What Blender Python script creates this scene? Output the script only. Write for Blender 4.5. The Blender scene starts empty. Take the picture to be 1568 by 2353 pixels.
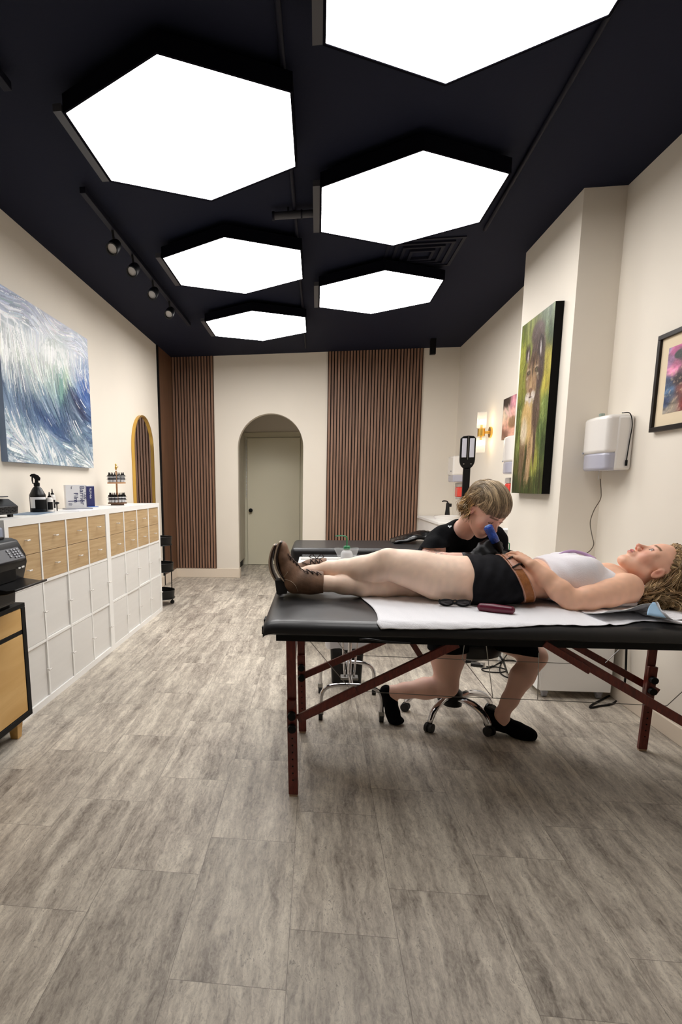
import bpy, bmesh, math, random
import numpy as np
from mathutils import Vector, Matrix, Euler
random.seed(7); np.random.seed(7)
PI = math.pi
S = bpy.context.scene
COL = S.collection

# ------------------------------------------------------------------ camera
CF, CPX, CPY, CAMH = 1308.2115, 566.9748, 1333.8386, 1.2822
V_R = Vector((0.99261715, 0.12099263, -0.00848422))
V_U = Vector((-0.01147066, 0.16328076, 0.98651296))
V_F = Vector((-0.12074611, 0.97913236, -0.16346314))
cam = bpy.data.cameras.new('camera'); camo = bpy.data.objects.new('camera', cam); COL.objects.link(camo)
Mx = Matrix((V_R, V_U, -V_F)).transposed().to_4x4(); Mx.translation = Vector((0, 0, CAMH))
camo.matrix_world = Mx
cam.sensor_fit = 'HORIZONTAL'; cam.sensor_width = 36.0
cam.lens = CF / 1568 * 36.0
cam.shift_x = (784 - CPX) / 1568; cam.shift_y = (CPY - 1176.5) / 1568
cam.clip_start = 0.05
S.camera = camo
# ------------------------------------------------------------------ world, exposure
w = bpy.data.worlds.new('world'); S.world = w; w.use_nodes = True
w.node_tree.nodes['Background'].inputs[0].default_value = (.60, .64, .72, 1)
w.node_tree.nodes['Background'].inputs[1].default_value = 0.02
S.view_settings.view_transform = 'Standard'; S.view_settings.look = 'None'
S.view_settings.exposure = 0.0; S.view_settings.gamma = 1.0; S.view_settings.use_curve_mapping = False
PANEL_POWER = dict(near_right=7.0, near_left=6.5, mid_right=8.5, mid_left=8.5, far_right=12.5, far_left=16.0)      # radiance of the six ceiling panels
# ------------------------------------------------------------------ helpers
def at(u, v, x=None, y=None, z=None):
    """world point seen at photo pixel (u, v) on the plane x=, y= or z="""
    d = V_F + V_R * ((u - CPX) / CF) - V_U * ((v - CPY) / CF)
    t = x / d.x if x is not None else y / d.y if y is not None else (z - CAMH) / d.z
    return Vector((0, 0, CAMH)) + d * t
def depth(p): return (Vector(p) - Vector((0, 0, CAMH))).dot(V_F)
def lin(c):
    return tuple(((x / 255) / 12.92 if x / 255 <= .04045 else ((x / 255 + .055) / 1.055) ** 2.4) for x in c)
def empty(name, label=None, cat=None, loc=(0, 0, 0), rz=0, group=None, kind=None):
    o = bpy.data.objects.new(name, None); COL.objects.link(o); o.location = loc; o.rotation_euler = (0, 0, rz)
    o.empty_display_size = .05
    tag(o, label, cat, group, kind); return o
def tag(o, label=None, cat=None, group=None, kind=None):
    if label: o['label'] = label
    if cat: o['category'] = cat
    if group: o['group'] = group
    if kind: o['kind'] = kind
    return o
def link_mesh(name, me, mat, parent=None, world=True, smooth=False):
    o = bpy.data.objects.new(name, me); COL.objects.link(o)
    if mat is not None: me.materials.append(mat)
    if parent is not None:
        o.parent = parent
        if world:
            L = Vector((0, 0, 0)); p = parent
            while p is not None: L += p.location; p = p.parent
            o.location = -L
    if smooth:
        me.shade_smooth()
    return o
class MB:
    def __init__(s): s.v = []; s.f = []
    def add(s, vs, fs):
        n = len(s.v); s.v += [tuple(p) for p in vs]; s.f += [tuple(i + n for i in f) for f in fs]; return s
    def box(s, x0, x1, y0, y1, z0, z1, M=None):
        vs = [Vector((x, y, z)) for x in (x0, x1) for y in (y0, y1) for z in (z0, z1)]
        if M is not None: vs = [M @ p for p in vs]
        return s.add(vs, [(0, 1, 3, 2), (4, 6, 7, 5), (0, 4, 5, 1), (2, 3, 7, 6), (0, 2, 6, 4), (1, 5, 7, 3)])
    def bar(s, p, q, wd, th, up=(0, 0, 1)):
        """rectangular bar from p to q, wd across, th along 'up'"""
        p, q = Vector(p), Vector(q); d = (q - p).normalized(); a = d.cross(Vector(up)).normalized(); b = a.cross(d)
        vs = [c + a * (i * wd / 2) + b * (j * th / 2) for c in (p, q) for i, j in ((-1, -1), (1, -1), (1, 1), (-1, 1))]
        return s.add(vs, [(3, 2, 1, 0), (4, 5, 6, 7), (0, 1, 5, 4), (1, 2, 6, 5), (2, 3, 7, 6), (3, 0, 4, 7)])
    def cyl(s, p, q, r0, r1=None, n=16, caps=True):
        r1 = r0 if r1 is None else r1
        p, q = Vector(p), Vector(q); d = (q - p).normalized()
        a = d.orthogonal().normalized(); b = d.cross(a)
        vs = []
        for c, r in ((p, r0), (q, r1)):
            for i in range(n):
                t = 2 * PI * i / n; vs.append(c + a * (r * math.cos(t)) + b * (r * math.sin(t)))
        fs = [(i, (i + 1) % n, n + (i + 1) % n, n + i) for i in range(n)]
        if caps: fs += [tuple(range(n - 1, -1, -1)), tuple(range(n, 2 * n))]
        return s.add(vs, fs)
    def lathe(s, c, prof, n=24, ax=(0, 0, 1), caps=True):
        """prof: (radius, height) pairs along ax"""
        c = Vector(c); d = Vector(ax).normalized(); a = d.orthogonal().normalized(); b = d.cross(a); vs = []
        for r, h in prof:
            for i in range(n):
                t = 2 * PI * i / n; vs.append(c + d * h + a * (r * math.cos(t)) + b * (r * math.sin(t)))
        m = len(prof); fs = [(k * n + i, k * n + (i + 1) % n, (k + 1) * n + (i + 1) % n, (k + 1) * n + i) for k in range(m - 1) for i in range(n)]
        if caps: fs += [tuple(range(n - 1, -1, -1)), tuple(range((m - 1) * n, m * n))]
        return s.add(vs, fs)
    def tube(s, pts, r, n=8, closed=False, flat=1.0):
        pts = [Vector(p) for p in pts]; m = len(pts); rs = r if hasattr(r, '__len__') else [r] * m
        vs = []; pa = None
        for k in range(m):
            if closed: d = (pts[(k + 1) % m] - pts[k - 1])
            else: d = pts[min(k + 1, m - 1)] - pts[max(k - 1, 0)]
            d = d.normalized() if d.length > 1e-9 else Vector((0, 0, 1))
            if pa is None: a = d.orthogonal().normalized()
            else:
                a = pa - d * pa.dot(d); a = a.normalized() if a.length > 1e-6 else d.orthogonal().normalized()
            pa = a; b = d.cross(a)
            for i in range(n):
                t = 2 * PI * i / n; vs.append(pts[k] + a * (rs[k] * math.cos(t)) + b * (rs[k] * flat * math.sin(t)))
        fs = [(k * n + i, k * n + (i + 1) % n, (k + 1) * n + (i + 1) % n, (k + 1) * n + i) for k in range(m - 1) for i in range(n)]
        if closed: fs += [((m - 1) * n + i, (m - 1) * n + (i + 1) % n, (i + 1) % n, i) for i in range(n)]
        else: fs += [tuple(range(n - 1, -1, -1)), tuple(range((m - 1) * n, m * n))]
        return s.add(vs, fs)
    def ball(s, c, r, n=12, m=8):
        c = Vector(c); r = Vector(r) if hasattr(r, '__len__') else Vector((r, r, r)); vs = [c + Vector((0, 0, -r.z))]
        for j in range(1, m):
            ph = PI * j / m - PI / 2
            for i in range(n):
                t = 2 * PI * i / n; vs.append(c + Vector((r.x * math.cos(ph) * math.cos(t), r.y * math.cos(ph) * math.sin(t), r.z * math.sin(ph))))
        vs.append(c + Vector((0, 0, r.z))); L = len(vs) - 1
        fs = [(0, 1 + (i + 1) % n, 1 + i) for i in range(n)]
        fs += [(1 + j * n + i, 1 + j * n + (i + 1) % n, 1 + (j + 1) * n + (i + 1) % n, 1 + (j + 1) * n + i) for j in range(m - 2) for i in range(n)]
        fs += [(1 + (m - 2) * n + i, 1 + (m - 2) * n + (i + 1) % n, L) for i in range(n)]
        return s.add(vs, fs)
    def prism(s, poly, h, M):
        """2-D outline (x, y) extruded 0..h along local z, placed by M"""
        n = len(poly); vs = [M @ Vector((x, y, z)) for z in (0, h) for x, y in poly]
        return s.add(vs, [tuple(range(n - 1, -1, -1)), tuple(range(n, 2 * n))] + [(i, (i + 1) % n, n + (i + 1) % n, n + i) for i in range(n)])
    def grid(s, P):
        """P[i][j] points"""
        n, m = len(P), len(P[0])
        return s.add([p for r in P for p in r], [(i * m + j, i * m + j + 1, (i + 1) * m + j + 1, (i + 1) * m + j) for i in range(n - 1) for j in range(m - 1)])
    def build(s, name, mat, parent=None, world=True, smooth=False, bevel=0, seg=2, sub=0, thick=0):
        me = bpy.data.meshes.new(name); me.from_pydata([tuple(p) for p in s.v], [], s.f); me.validate()
        bm = bmesh.new(); bm.from_mesh(me); bmesh.ops.recalc_face_normals(bm, faces=bm.faces); bm.to_mesh(me); bm.free()
        o = link_mesh(name, me, mat, parent, world)
        if thick:
            m = o.modifiers.new('t', 'SOLIDIFY'); m.thickness = thick; m.offset = 0
        if bevel:
            m = o.modifiers.new('b', 'BEVEL'); m.width = bevel; m.segments = seg; m.limit_method = 'ANGLE'; m.angle_limit = .6
        if sub:
            m = o.modifiers.new('s', 'SUBSURF'); m.levels = m.render_levels = sub
        if smooth or bevel:
            if smooth == 'all' or sub: me.shade_smooth()
            else: me.shade_smooth(); me.set_sharp_from_angle(angle=.7)
        return o
def frame(loc, xax, yax):
    x = Vector(xax).normalized(); z = x.cross(Vector(yax)).normalized(); y = z.cross(x)
    M = Matrix((x, y, z)).transposed().to_4x4(); M.translation = Vector(loc); return M
def arc2(cx, cy, r, a0, a1, n, ry=None):
    ry = r if ry is None else ry
    return [(cx + r * math.cos(a0 + (a1 - a0) * i / n), cy + ry * math.sin(a0 + (a1 - a0) * i / n)) for i in range(n + 1)]
def smoothpath(pts, n=8):
    """Catmull-Rom through points"""
    pts = [Vector(p) for p in pts]; P = [pts[0] * 2 - pts[1]] + pts + [pts[-1] * 2 - pts[-2]]; out = []
    for i in range(1, len(P) - 2):
        a, b, c, d = P[i - 1:i + 3]
        for k in range(n):
            t = k / n; out.append(.5 * ((2 * b) + (c - a) * t + (2 * a - 5 * b + 4 * c - d) * t * t + (3 * b - 3 * c + d - a) * t ** 3))
    out.append(P[-2]); return out
def copy_tree(o, parent=None):
    c = o.copy(); COL.objects.link(c); c.parent = parent
    for ch in list(o.children): copy_tree(ch, c)
    return c
# ------------------------------------------------------------------ materials
def new_mat(name):
    m = bpy.data.materials.new(name); m.use_nodes = True; nt = m.node_tree; return m, nt, nt.nodes['Principled BSDF']
def node(nt, t, **k):
    n = nt.nodes.new(t)
    for a, b in k.items(): setattr(n, a, b)
    return n
def mat(name, rgb, rough=.5, metal=0, bump=0, bscale=80, var=0, vscale=6, spec=None, coat=0, trans=0, alpha=1, sheen=0, sss=0, stretch=None, emit=0):
    m, nt, p = new_mat(name); c = lin(rgb); p.inputs['Base Color'].default_value = (*c, 1)
    p.inputs['Roughness'].default_value = rough; p.inputs['Metallic'].default_value = metal
    if spec is not None: p.inputs['Specular IOR Level'].default_value = spec
    p.inputs['Coat Weight'].default_value = coat; p.inputs['Coat Roughness'].default_value = .1
    p.inputs['Transmission Weight'].default_value = trans; p.inputs['Alpha'].default_value = alpha
    if sheen: p.inputs['Sheen Weight'].default_value = sheen; p.inputs['Sheen Roughness'].default_value = .5
    if sss: p.inputs['Subsurface Weight'].default_value = sss; p.inputs['Subsurface Radius'].default_value = (.02, .008, .004); p.inputs['Subsurface Scale'].default_value = .4
    if emit: p.inputs['Emission Color'].default_value = (*c, 1); p.inputs['Emission Strength'].default_value = emit
    tc = node(nt, 'ShaderNodeTexCoord'); mp = node(nt, 'ShaderNodeMapping'); nt.links.new(tc.outputs['Object'], mp.inputs[0])
    if stretch: mp.inputs['Scale'].default_value = stretch
    if bump:
        n = node(nt, 'ShaderNodeTexNoise'); n.inputs['Scale'].default_value = bscale; n.inputs['Detail'].default_value = 4
        b = node(nt, 'ShaderNodeBump'); b.inputs['Strength'].default_value = bump; b.inputs['Distance'].default_value = .01
        nt.links.new(mp.outputs[0], n.inputs['Vector']); nt.links.new(n.outputs['Fac'], b.inputs['Height']); nt.links.new(b.outputs[0], p.inputs['Normal'])
    if var:
        n = node(nt, 'ShaderNodeTexNoise'); n.inputs['Scale'].default_value = vscale; n.inputs['Detail'].default_value = 5
        r = node(nt, 'ShaderNodeMapRange'); r.inputs[1].default_value = .25; r.inputs[2].default_value = .75
        r.inputs[3].default_value = 1 - var; r.inputs[4].default_value = 1 + var
        x = node(nt, 'ShaderNodeVectorMath', operation='SCALE'); x.inputs[0].default_value = c
        nt.links.new(mp.outputs[0], n.inputs['Vector']); nt.links.new(n.outputs['Fac'], r.inputs[0]); nt.links.new(r.outputs[0], x.inputs['Scale']); nt.links.new(x.outputs[0], p.inputs['Base Color'])
    return m
def mat_attr(name, rough=.6, bump=0, bscale=60, sss=0, spec=.5, coat=0, sheen=0):
    m = mat(name, (200, 200, 200), rough, bump=bump, bscale=bscale, sss=sss, spec=spec, coat=coat, sheen=sheen)
    nt = m.node_tree; a = node(nt, 'ShaderNodeAttribute', attribute_name='tint')
    nt.links.new(a.outputs['Color'], nt.nodes['Principled BSDF'].inputs['Base Color']); return m
def wood(name, c1, c2, rough=.45, sc=(3, 3, 40), axis='z', dist=2.0, scale=3, contrast=1.0):
    """long-grained wood; sc stretches the noise across the grain"""
    m, nt, p = new_mat(name); p.inputs['Roughness'].default_value = rough
    tc = node(nt, 'ShaderNodeTexCoord'); mp = node(nt, 'ShaderNodeMapping'); mp.inputs['Scale'].default_value = sc
    n = node(nt, 'ShaderNodeTexNoise'); n.inputs['Scale'].default_value = scale; n.inputs['Detail'].default_value = 6; n.inputs['Distortion'].default_value = dist
    r = node(nt, 'ShaderNodeMapRange'); r.inputs[1].default_value = .5 - .22 / contrast; r.inputs[2].default_value = .5 + .22 / contrast
    x = node(nt, 'ShaderNodeMix', data_type='RGBA'); x.inputs[6].default_value = (*lin(c1), 1); x.inputs[7].default_value = (*lin(c2), 1)
    nt.links.new(tc.outputs['Object'], mp.inputs[0]); nt.links.new(mp.outputs[0], n.inputs['Vector']); nt.links.new(n.outputs['Fac'], r.inputs[0])
    nt.links.new(r.outputs[0], x.inputs[0]); nt.links.new(x.outputs[2], p.inputs['Base Color'])
    b = node(nt, 'ShaderNodeBump'); b.inputs['Strength'].default_value = .12; b.inputs['Distance'].default_value = .003
    nt.links.new(n.outputs['Fac'], b.inputs['Height']); nt.links.new(b.outputs[0], p.inputs['Normal'])
    return m
M = {}
M['wall'] = mat('wall_paint', (232, 224, 211), .75, bump=.02, bscale=220, var=.012, vscale=3)
M['ceiling'] = mat('ceiling_black', (27, 30, 45), .75, spec=.10, bump=.05, bscale=60)
M['ceil_metal'] = mat('ceiling_metal', (26, 27, 38), .55, spec=.12)
M['ceilframe'] = mat('frame_black', (9, 9, 18), .8, spec=.04)
M['base'] = mat('baseboard_paint', (228, 214, 196), .5)
M['door'] = mat('door_paint', (226, 220, 196), .5)
M['white'] = mat('white_laminate', (247, 246, 243), .38)
M['whiteplastic'] = mat('white_plastic', (233, 229, 224), .16, coat=.4)
M['doorwhite'] = mat('white_foil', (228, 226, 222), .45, var=.02, vscale=30, stretch=(1, .1, 1))
M['oak'] = wood('light_oak', (176, 145, 105), (200, 173, 132), sc=(4, 1.3, 26), scale=2.6, dist=.6)
M['maple'] = wood('honey_wood', (201, 156, 88), (222, 182, 118), sc=(4, 1.0, 6), scale=1.6, dist=.8, rough=.5)
M['walnut'] = wood('walnut', (108, 76, 58), (160, 124, 102), sc=(26, 20, .8), scale=1.6, dist=1.0, rough=.5)
M['walnutflat'] = wood('walnut_panel', (86, 60, 42), (112, 80, 58), sc=(10, 10, .6), scale=2, dist=1.0, rough=.4)
M['felt'] = mat('black_felt', (14, 10, 10), .9)
M['black'] = mat('black_plastic', (13, 13, 15), .35, spec=.35)
M['blackmatte'] = mat('black_matte', (7, 7, 8), .6, spec=.2)
M['blackmetal'] = mat('black_metal', (11, 11, 12), .4, spec=.3)
M['darkgrey'] = mat('dark_grey', (62, 62, 68), .5)
M['grey'] = mat('grey_plastic', (150, 152, 160), .45)
M['bluegrey'] = mat('blue_grey_plastic', (146, 154, 172), .45)
M['vinyl'] = mat('black_vinyl', (14, 13, 15), .46, spec=.45, bump=.05, bscale=240, coat=.15)
M['vinylshine'] = mat('shiny_black_vinyl', (9, 9, 9), .25, bump=.2, bscale=18)
M['redwood'] = wood('dark_red_wood', (78, 24, 16), (118, 42, 27), sc=(12, 12, 3), scale=4, rough=.35)
M['chrome'] = mat('chrome', (215, 215, 218), .12, metal=1)
M['steel'] = mat('steel', (150, 148, 144), .35, metal=1)
M['gold'] = mat('brushed_gold', (222, 182, 96), .3, metal=1)
M['glass'] = mat('clear_glass', (250, 250, 250), .05, trans=1)
M['rubber'] = mat('rubber', (18, 18, 18), .6)
M['cord'] = mat('grey_cord', (95, 86, 74), .6)
M['mirror'] = mat('mirror_glass', (240, 240, 240), .02, metal=1)
M['green'] = mat('green_plastic', (28, 132, 82), .35)
M['paper'] = mat('white_paper', (240, 240, 244), .85, bump=.35, bscale=260, var=.01)
M['navy'] = mat('navy_card', (34, 38, 92), .5)
def emis(name, rgb, st):
    m = bpy.data.materials.new(name); m.use_nodes = True; nt = m.node_tree; nt.nodes.clear()
    e = node(nt, 'ShaderNodeEmission'); e.inputs[0].default_value = (*lin(rgb), 1); e.inputs[1].default_value = st
    o = node(nt, 'ShaderNodeOutputMaterial'); nt.links.new(e.outputs[0], o.inputs[0]); return m

def floor_material():
    m, nt, p = new_mat('travertine_tiles'); L = nt.links
    def math_(op, a, b=None, c=None):
        n = node(nt, 'ShaderNodeMath', operation=op)
        for i, q in enumerate((a, b, c)):
            if q is None: continue
            if isinstance(q, (int, float)): n.inputs[i].default_value = q
            else: L.new(q, n.inputs[i])
        return n.outputs[0]
    def comb(x, y, z):
        n = node(nt, 'ShaderNodeCombineXYZ')
        for i, q in enumerate((x, y, z)):
            if isinstance(q, (int, float)): n.inputs[i].default_value = q
            else: L.new(q, n.inputs[i])
        return n.outputs[0]
    def noise(vec, sc, det=5, rough=.55, dist=0.0):
        n = node(nt, 'ShaderNodeTexNoise'); n.inputs['Scale'].default_value = sc; n.inputs['Detail'].default_value = det
        n.inputs['Roughness'].default_value = rough; n.inputs['Distortion'].default_value = dist; L.new(vec, n.inputs['Vector']); return n.outputs['Fac']
    def ramp(v, a, b, lo=0., hi=1.):
        n = node(nt, 'ShaderNodeMapRange'); L.new(v, n.inputs[0])
        for i, q in enumerate((a, b, lo, hi)): n.inputs[1 + i].default_value = q
        return n.outputs[0]
    tc = node(nt, 'ShaderNodeTexCoord'); sx = node(nt, 'ShaderNodeSeparateXYZ'); L.new(tc.outputs['Object'], sx.inputs[0])
    X, Y = sx.outputs[0], sx.outputs[1]; W, T = .3098, .6195
    cx = math_('DIVIDE', math_('ADD', X, .0643 + W * 40), W); col = math_('FLOOR', cx); fx = math_('FRACT', cx)
    yy = math_('DIVIDE', math_('SUBTRACT', math_('ADD', Y, T * 60 - .243 + .2065 * 40), math_('MULTIPLY', col, .2065)), T)
    row = math_('FLOOR', yy); fy = math_('FRACT', yy)
    wn = node(nt, 'ShaderNodeTexWhiteNoise'); wn.noise_dimensions = '2D'; L.new(comb(col, row, 0), wn.inputs['Vector'])
    rnd = wn.outputs['Value']; sc = node(nt, 'ShaderNodeSeparateColor'); L.new(wn.outputs['Color'], sc.inputs[0])
    # tile-local coordinates with random offset
    px = math_('ADD', X, math_('MULTIPLY', sc.outputs[0], 17.0)); py = math_('ADD', Y, math_('MULTIPLY', sc.outputs[1], 23.0)); pz = math_('MULTIPLY', rnd, 9.0)
    warp = noise(comb(px, math_('MULTIPLY', py, .5), pz), 9, 4, .6)
    px2 = math_('ADD', px, math_('MULTIPLY', math_('SUBTRACT', warp, .5), .06))
    band = noise(comb(px2, math_('MULTIPLY', py, .08), pz), 20, 4, .55)
    streak = noise(comb(px2, math_('MULTIPLY', py, .16), math_('ADD', pz, 3.0)), 85, 6, .7, .2)
    grain = noise(comb(px2, math_('MULTIPLY', py, .42), math_('ADD', pz, 5.0)), 115, 6, .75, .6)
    cloud = noise(comb(px, math_('MULTIPLY', py, .55), pz), 7, 5, .6, .5)
    def def_(x, k): return math_('MULTIPLY', x, k)
    v = math_('ADD', def_(ramp(band, .33, .67), .30), def_(ramp(streak, .34, .66), .26))
    v = math_('ADD', v, math_('ADD', def_(ramp(cloud, .33, .67), .22), def_(ramp(grain, .34, .66), .22)))
    cr = node(nt, 'ShaderNodeValToRGB'); L.new(v, cr.inputs[0]); e = cr.color_ramp.elements
    e[0].position = .15; e[0].color = (*lin((122, 113, 103)), 1); e[1].position = .78; e[1].color = (*lin((236, 226, 209)), 1)
    for pos, c in ((.34, (164, 154, 142)), (.5, (192, 182, 168)), (.63, (214, 204, 188))):
        q = e.new(pos); q.color = (*lin(c), 1)
    pit = math_('MULTIPLY', ramp(grain, .55, .63, 0, .7), ramp(cloud, .46, .58)); 
    pit2 = math_('MULTIPLY', ramp(streak, .37, .30, 0, 1), .40)
    vein = math_('MULTIPLY', ramp(math_('ABSOLUTE', math_('SUBTRACT', grain, .5)), .03, .0, 0, 1), ramp(band, .5, .62, 0, .6))
    def mix(f, a, b):
        n = node(nt, 'ShaderNodeMix', data_type='RGBA'); L.new(f, n.inputs[0])
        for i, q in ((6, a), (7, b)):
            if isinstance(q, tuple): n.inputs[i].default_value = (*lin(q), 1)
            else: L.new(q, n.inputs[i])
        return n.outputs[2]
    c = mix(vein, cr.outputs[0], (236, 228, 212)); c = mix(pit, c, (112, 104, 96)); c = mix(pit2, c, (118, 109, 100))
    tone = ramp(rnd, 0, 1, .84, 1.0); vm = node(nt, 'ShaderNodeVectorMath', operation='SCALE'); L.new(c, vm.inputs[0]); L.new(tone, vm.inputs['Scale'])
    ex = math_('MINIMUM', fx, math_('SUBTRACT', 1.0, fx)); ey = math_('MINIMUM', fy, math_('SUBTRACT', 1.0, fy))
    gx = math_('LESS_THAN', ex, .0032); gy = math_('LESS_THAN', ey, .0018); g = math_('MAXIMUM', gx, gy)
    c = mix(math_('MULTIPLY', g, .6), vm.outputs[0], (104, 96, 88)); L.new(c, p.inputs['Base Color'])
    L.new(ramp(streak, .2, .8, .36, .5), p.inputs['Roughness']); p.inputs['Specular IOR Level'].default_value = .35
    b = node(nt, 'ShaderNodeBump'); b.inputs['Strength'].default_value = .15; b.inputs['Distance'].default_value = .002
    L.new(math_('SUBTRACT', grain, math_('MULTIPLY', g, .8)), b.inputs['Height']); L.new(b.outputs[0], p.inputs['Normal'])
    return m
M['floor'] = floor_material()
# ================================================================== ROOM
LX, RX, BY, FY, CH = -1.99, 1.80, 7.92, -2.6, 3.01
def struct(name, mb, m, **k):
    o = mb.build(name, m, **k); o['kind'] = 'structure'; return o
struct('floor', MB().box(LX - .12, RX + .12, FY - .12, 9.5, -.06, 0), M['floor'])
struct('ceiling', MB().box(LX - .12, RX + .12, FY - .12, BY + .02, CH, CH + .06), M['ceiling'])
struct('wall_left', MB().box(LX - .1, LX, FY, BY + .1, 0, CH), M['wall'])
wr = struct('wall_right', MB().box(RX, RX + .1, FY, BY + .1, 0, CH), M['wall'])
struct('trim_1', MB().box(1.556, RX, 3.93, 4.89, 0, CH), M['wall'])          # boxed-out pillar
struct('wall_front', MB().box(LX, RX, FY - .1, FY, 0, CH), M['wall'])
# back wall with arched opening
AX0, AX1, ASP = -1.083, -.190, 1.80; ar = (AX1 - AX0) / 2
arcp = arc2((AX0 + AX1) / 2, ASP, ar, PI, 0, 40); T = .12; wb = MB()
wb.box(LX, AX0, BY, BY + T, 0, CH).box(AX1, RX, BY, BY + T, 0, CH)
V_ = []; F_ = []; n = len(arcp)
for y in (BY, BY + T): V_ += [(x, y, z) for x, z in arcp] + [(x, y, CH) for x, z in arcp]
for i in range(n - 1):
    F_ += [(i, i + 1, n + i + 1, n + i), (2 * n + i + 1, 2 * n + i, 3 * n + i, 3 * n + i + 1), (i + 1, i, 2 * n + i, 2 * n + i + 1)]
wb.add(V_, F_)
struct('wall_back', wb, M['wall'])
# corridor behind the arch
HY = 9.30
struct('wall_corridor_end', MB().box(-2.0, .6, HY, HY + .1, 0, 2.75), M['wall'])
struct('wall_corridor_left', MB().box(-1.9, -1.86, BY + T, HY, 0, 2.75), M['wall'])
struct('wall_corridor_right', MB().box(.25, .35, BY + T, HY, 0, 2.75), M['wall'])
struct('ceiling_corridor', MB().box(-2.0, .6, BY + T, HY + .1, 2.7, 2.76), M['wall'])
d = empty('door_1', loc=(-.70, HY, 0), kind='structure')
MB().box(-1.115, -.27, HY - .045, HY - .005, .006, 2.035).build('door_leaf', M['door'], d, bevel=.002)
cs = MB(); cs.box(-1.20, -1.118, HY - .02, HY, 0, 2.125).box(-.267, -.18, HY - .02, HY, 0, 2.125).box(-1.118, -.267, HY - .02, HY, 2.04, 2.125)
cs.build('door_casing', M['door'], d, bevel=.003)
MB().lathe((-1.058, HY - .045, .895), [(.024, 0), (.024, .006), (.012, .01), (.012, .035), (.03, .045), (.034, .06), (.028, .075), (.001, .08)], 20, ax=(0, -1, 0), caps=False).build('door_handle', M['blackmatte'], d, smooth=True)
# tall grey wood cabinet on the left of the corridor
M['greywood'] = wood('grey_laminate', (172, 165, 150), (208, 202, 186), sc=(10, 10, .7), scale=2.2, rough=.5)
hc = empty('tall_cabinet', 'tall grey wood grained cabinet inside the arched corridor', 'cabinet', (-1.4, 8.7, 0))
MB().box(-1.84, -1.155, BY + T + .03, 9.22, .13, 2.2).build('body', M['greywood'], hc, bevel=.003)
MB().box(-1.84, -1.20, BY + T + .03, 9.22, 0, .13).build('toe_kick', M['blackmatte'], hc)
bc = MB()
for k in range(46): bc.ball((-1.128, HY - .065, 2.03 - k * .0205), .0075, 8, 6)
tag(bc.build('bead_chain', M['white'], smooth='all'), 'string of small white beads hanging at the edge of the corridor door', 'bead chain')
# baseboards
struct('baseboard_back', MB().box(LX, AX0, BY - .016, BY, 0, .13).box(AX1, RX, BY - .016, BY, 0, .13), M['base'], bevel=.004)
struct('baseboard_left', MB().box(LX, LX + .016, 5.72, BY - .016, 0, .13), M['base'], bevel=.004)
struct('baseboard_right', MB().box(RX - .012, RX, FY, 3.93, 0, .09).box(RX - .012, RX, 4.89, BY - .016, 0, .09), M['base'], bevel=.004)
struct('baseboard_arch', MB().box(AX0, AX0 + .012, BY - .012, BY + T, 0, .13).box(AX1 - .012, AX1, BY - .012, BY + T, 0, .13), M['base'], bevel=.003)
# wood panelling: slatted panels + flat return with black edge
def slat_panel(x0, x1, label):
    z0, z1 = .135, CH - .002
    t = empty('slat_panel', label, 'wall panel', ((x0 + x1) / 2, BY, z0), group=None)
    MB().box(x0, x1, BY - .010, BY, z0, z1).build('backing', M['felt'], t)
    s = MB(); n = round((x1 - x0) / .0402); pitch = (x1 - x0) / n
    for i in range(n):
        c = x0 + pitch * (i + .5); s.box(c - .0135, c + .0135, BY - .023, BY - .010, z0, z1)
    s.build('slats', M['walnut'], t, bevel=.0012, seg=1)
    MB().box(x0 - .004, x0, BY - .022, BY, z0, z1).box(x1, x1 + .004, BY - .022, BY, z0, z1).build('edge_strip', M['walnutflat'], t)
slat_panel(-1.975, -1.405, 'narrow walnut slatted panel left of the arched doorway')
slat_panel(.130, 1.335, 'wide walnut slatted panel right of the arched doorway')
t = empty('wood_panel', 'flat dark wood panel with black edge on the left wall beside the slats', 'wall panel', (LX, 7.5, 0))
MB().box(LX, LX + .012, 7.25, BY - .03, .135, CH - .002).build('panel', M['walnutflat'], t)
MB().box(LX, LX + .018, 7.205, 7.25, .0, CH - .002).build('edge_trim', M['blackmatte'], t)

# ---------------------------------------------------------------- hexagonal light panels
def hexa(cx, cy, a): return [(cx + a * math.sin(k * PI / 3), cy + a * math.cos(k * PI / 3)) for k in range(6)]
def panel_mat(PW_):
    m = bpy.data.materials.new('light_diffuser'); m.use_nodes = True; nt = m.node_tree; nt.nodes.clear(); L = nt.links
    tc = node(nt, 'ShaderNodeTexCoord'); mp = node(nt, 'ShaderNodeMapping'); mp.inputs['Scale'].default_value = (9, 2.2, 1)
    n = node(nt, 'ShaderNodeTexNoise'); n.inputs['Scale'].default_value = 1.6; n.inputs['Detail'].default_value = 3
    r = node(nt, 'ShaderNodeMapRange'); r.inputs[1].default_value = .35; r.inputs[2].default_value = .65; r.inputs[3].default_value = .88; r.inputs[4].default_value = 1.1
    mu = node(nt, 'ShaderNodeMath', operation='MULTIPLY'); mu.inputs[1].default_value = PW_
    e = node(nt, 'ShaderNodeEmission'); e.inputs[0].default_value = (1.0, .975, .955, 1); o = node(nt, 'ShaderNodeOutputMaterial')
    L.new(tc.outputs['Object'], mp.inputs[0]); L.new(mp.outputs[0], n.inputs['Vector']); L.new(n.outputs['Fac'], r.inputs[0]); L.new(r.outputs[0], mu.inputs[0])
    L.new(mu.outputs[0], e.inputs[1]); L.new(e.outputs[0], o.inputs[0]); return m
HZ, HA = 2.9, .567
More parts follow.
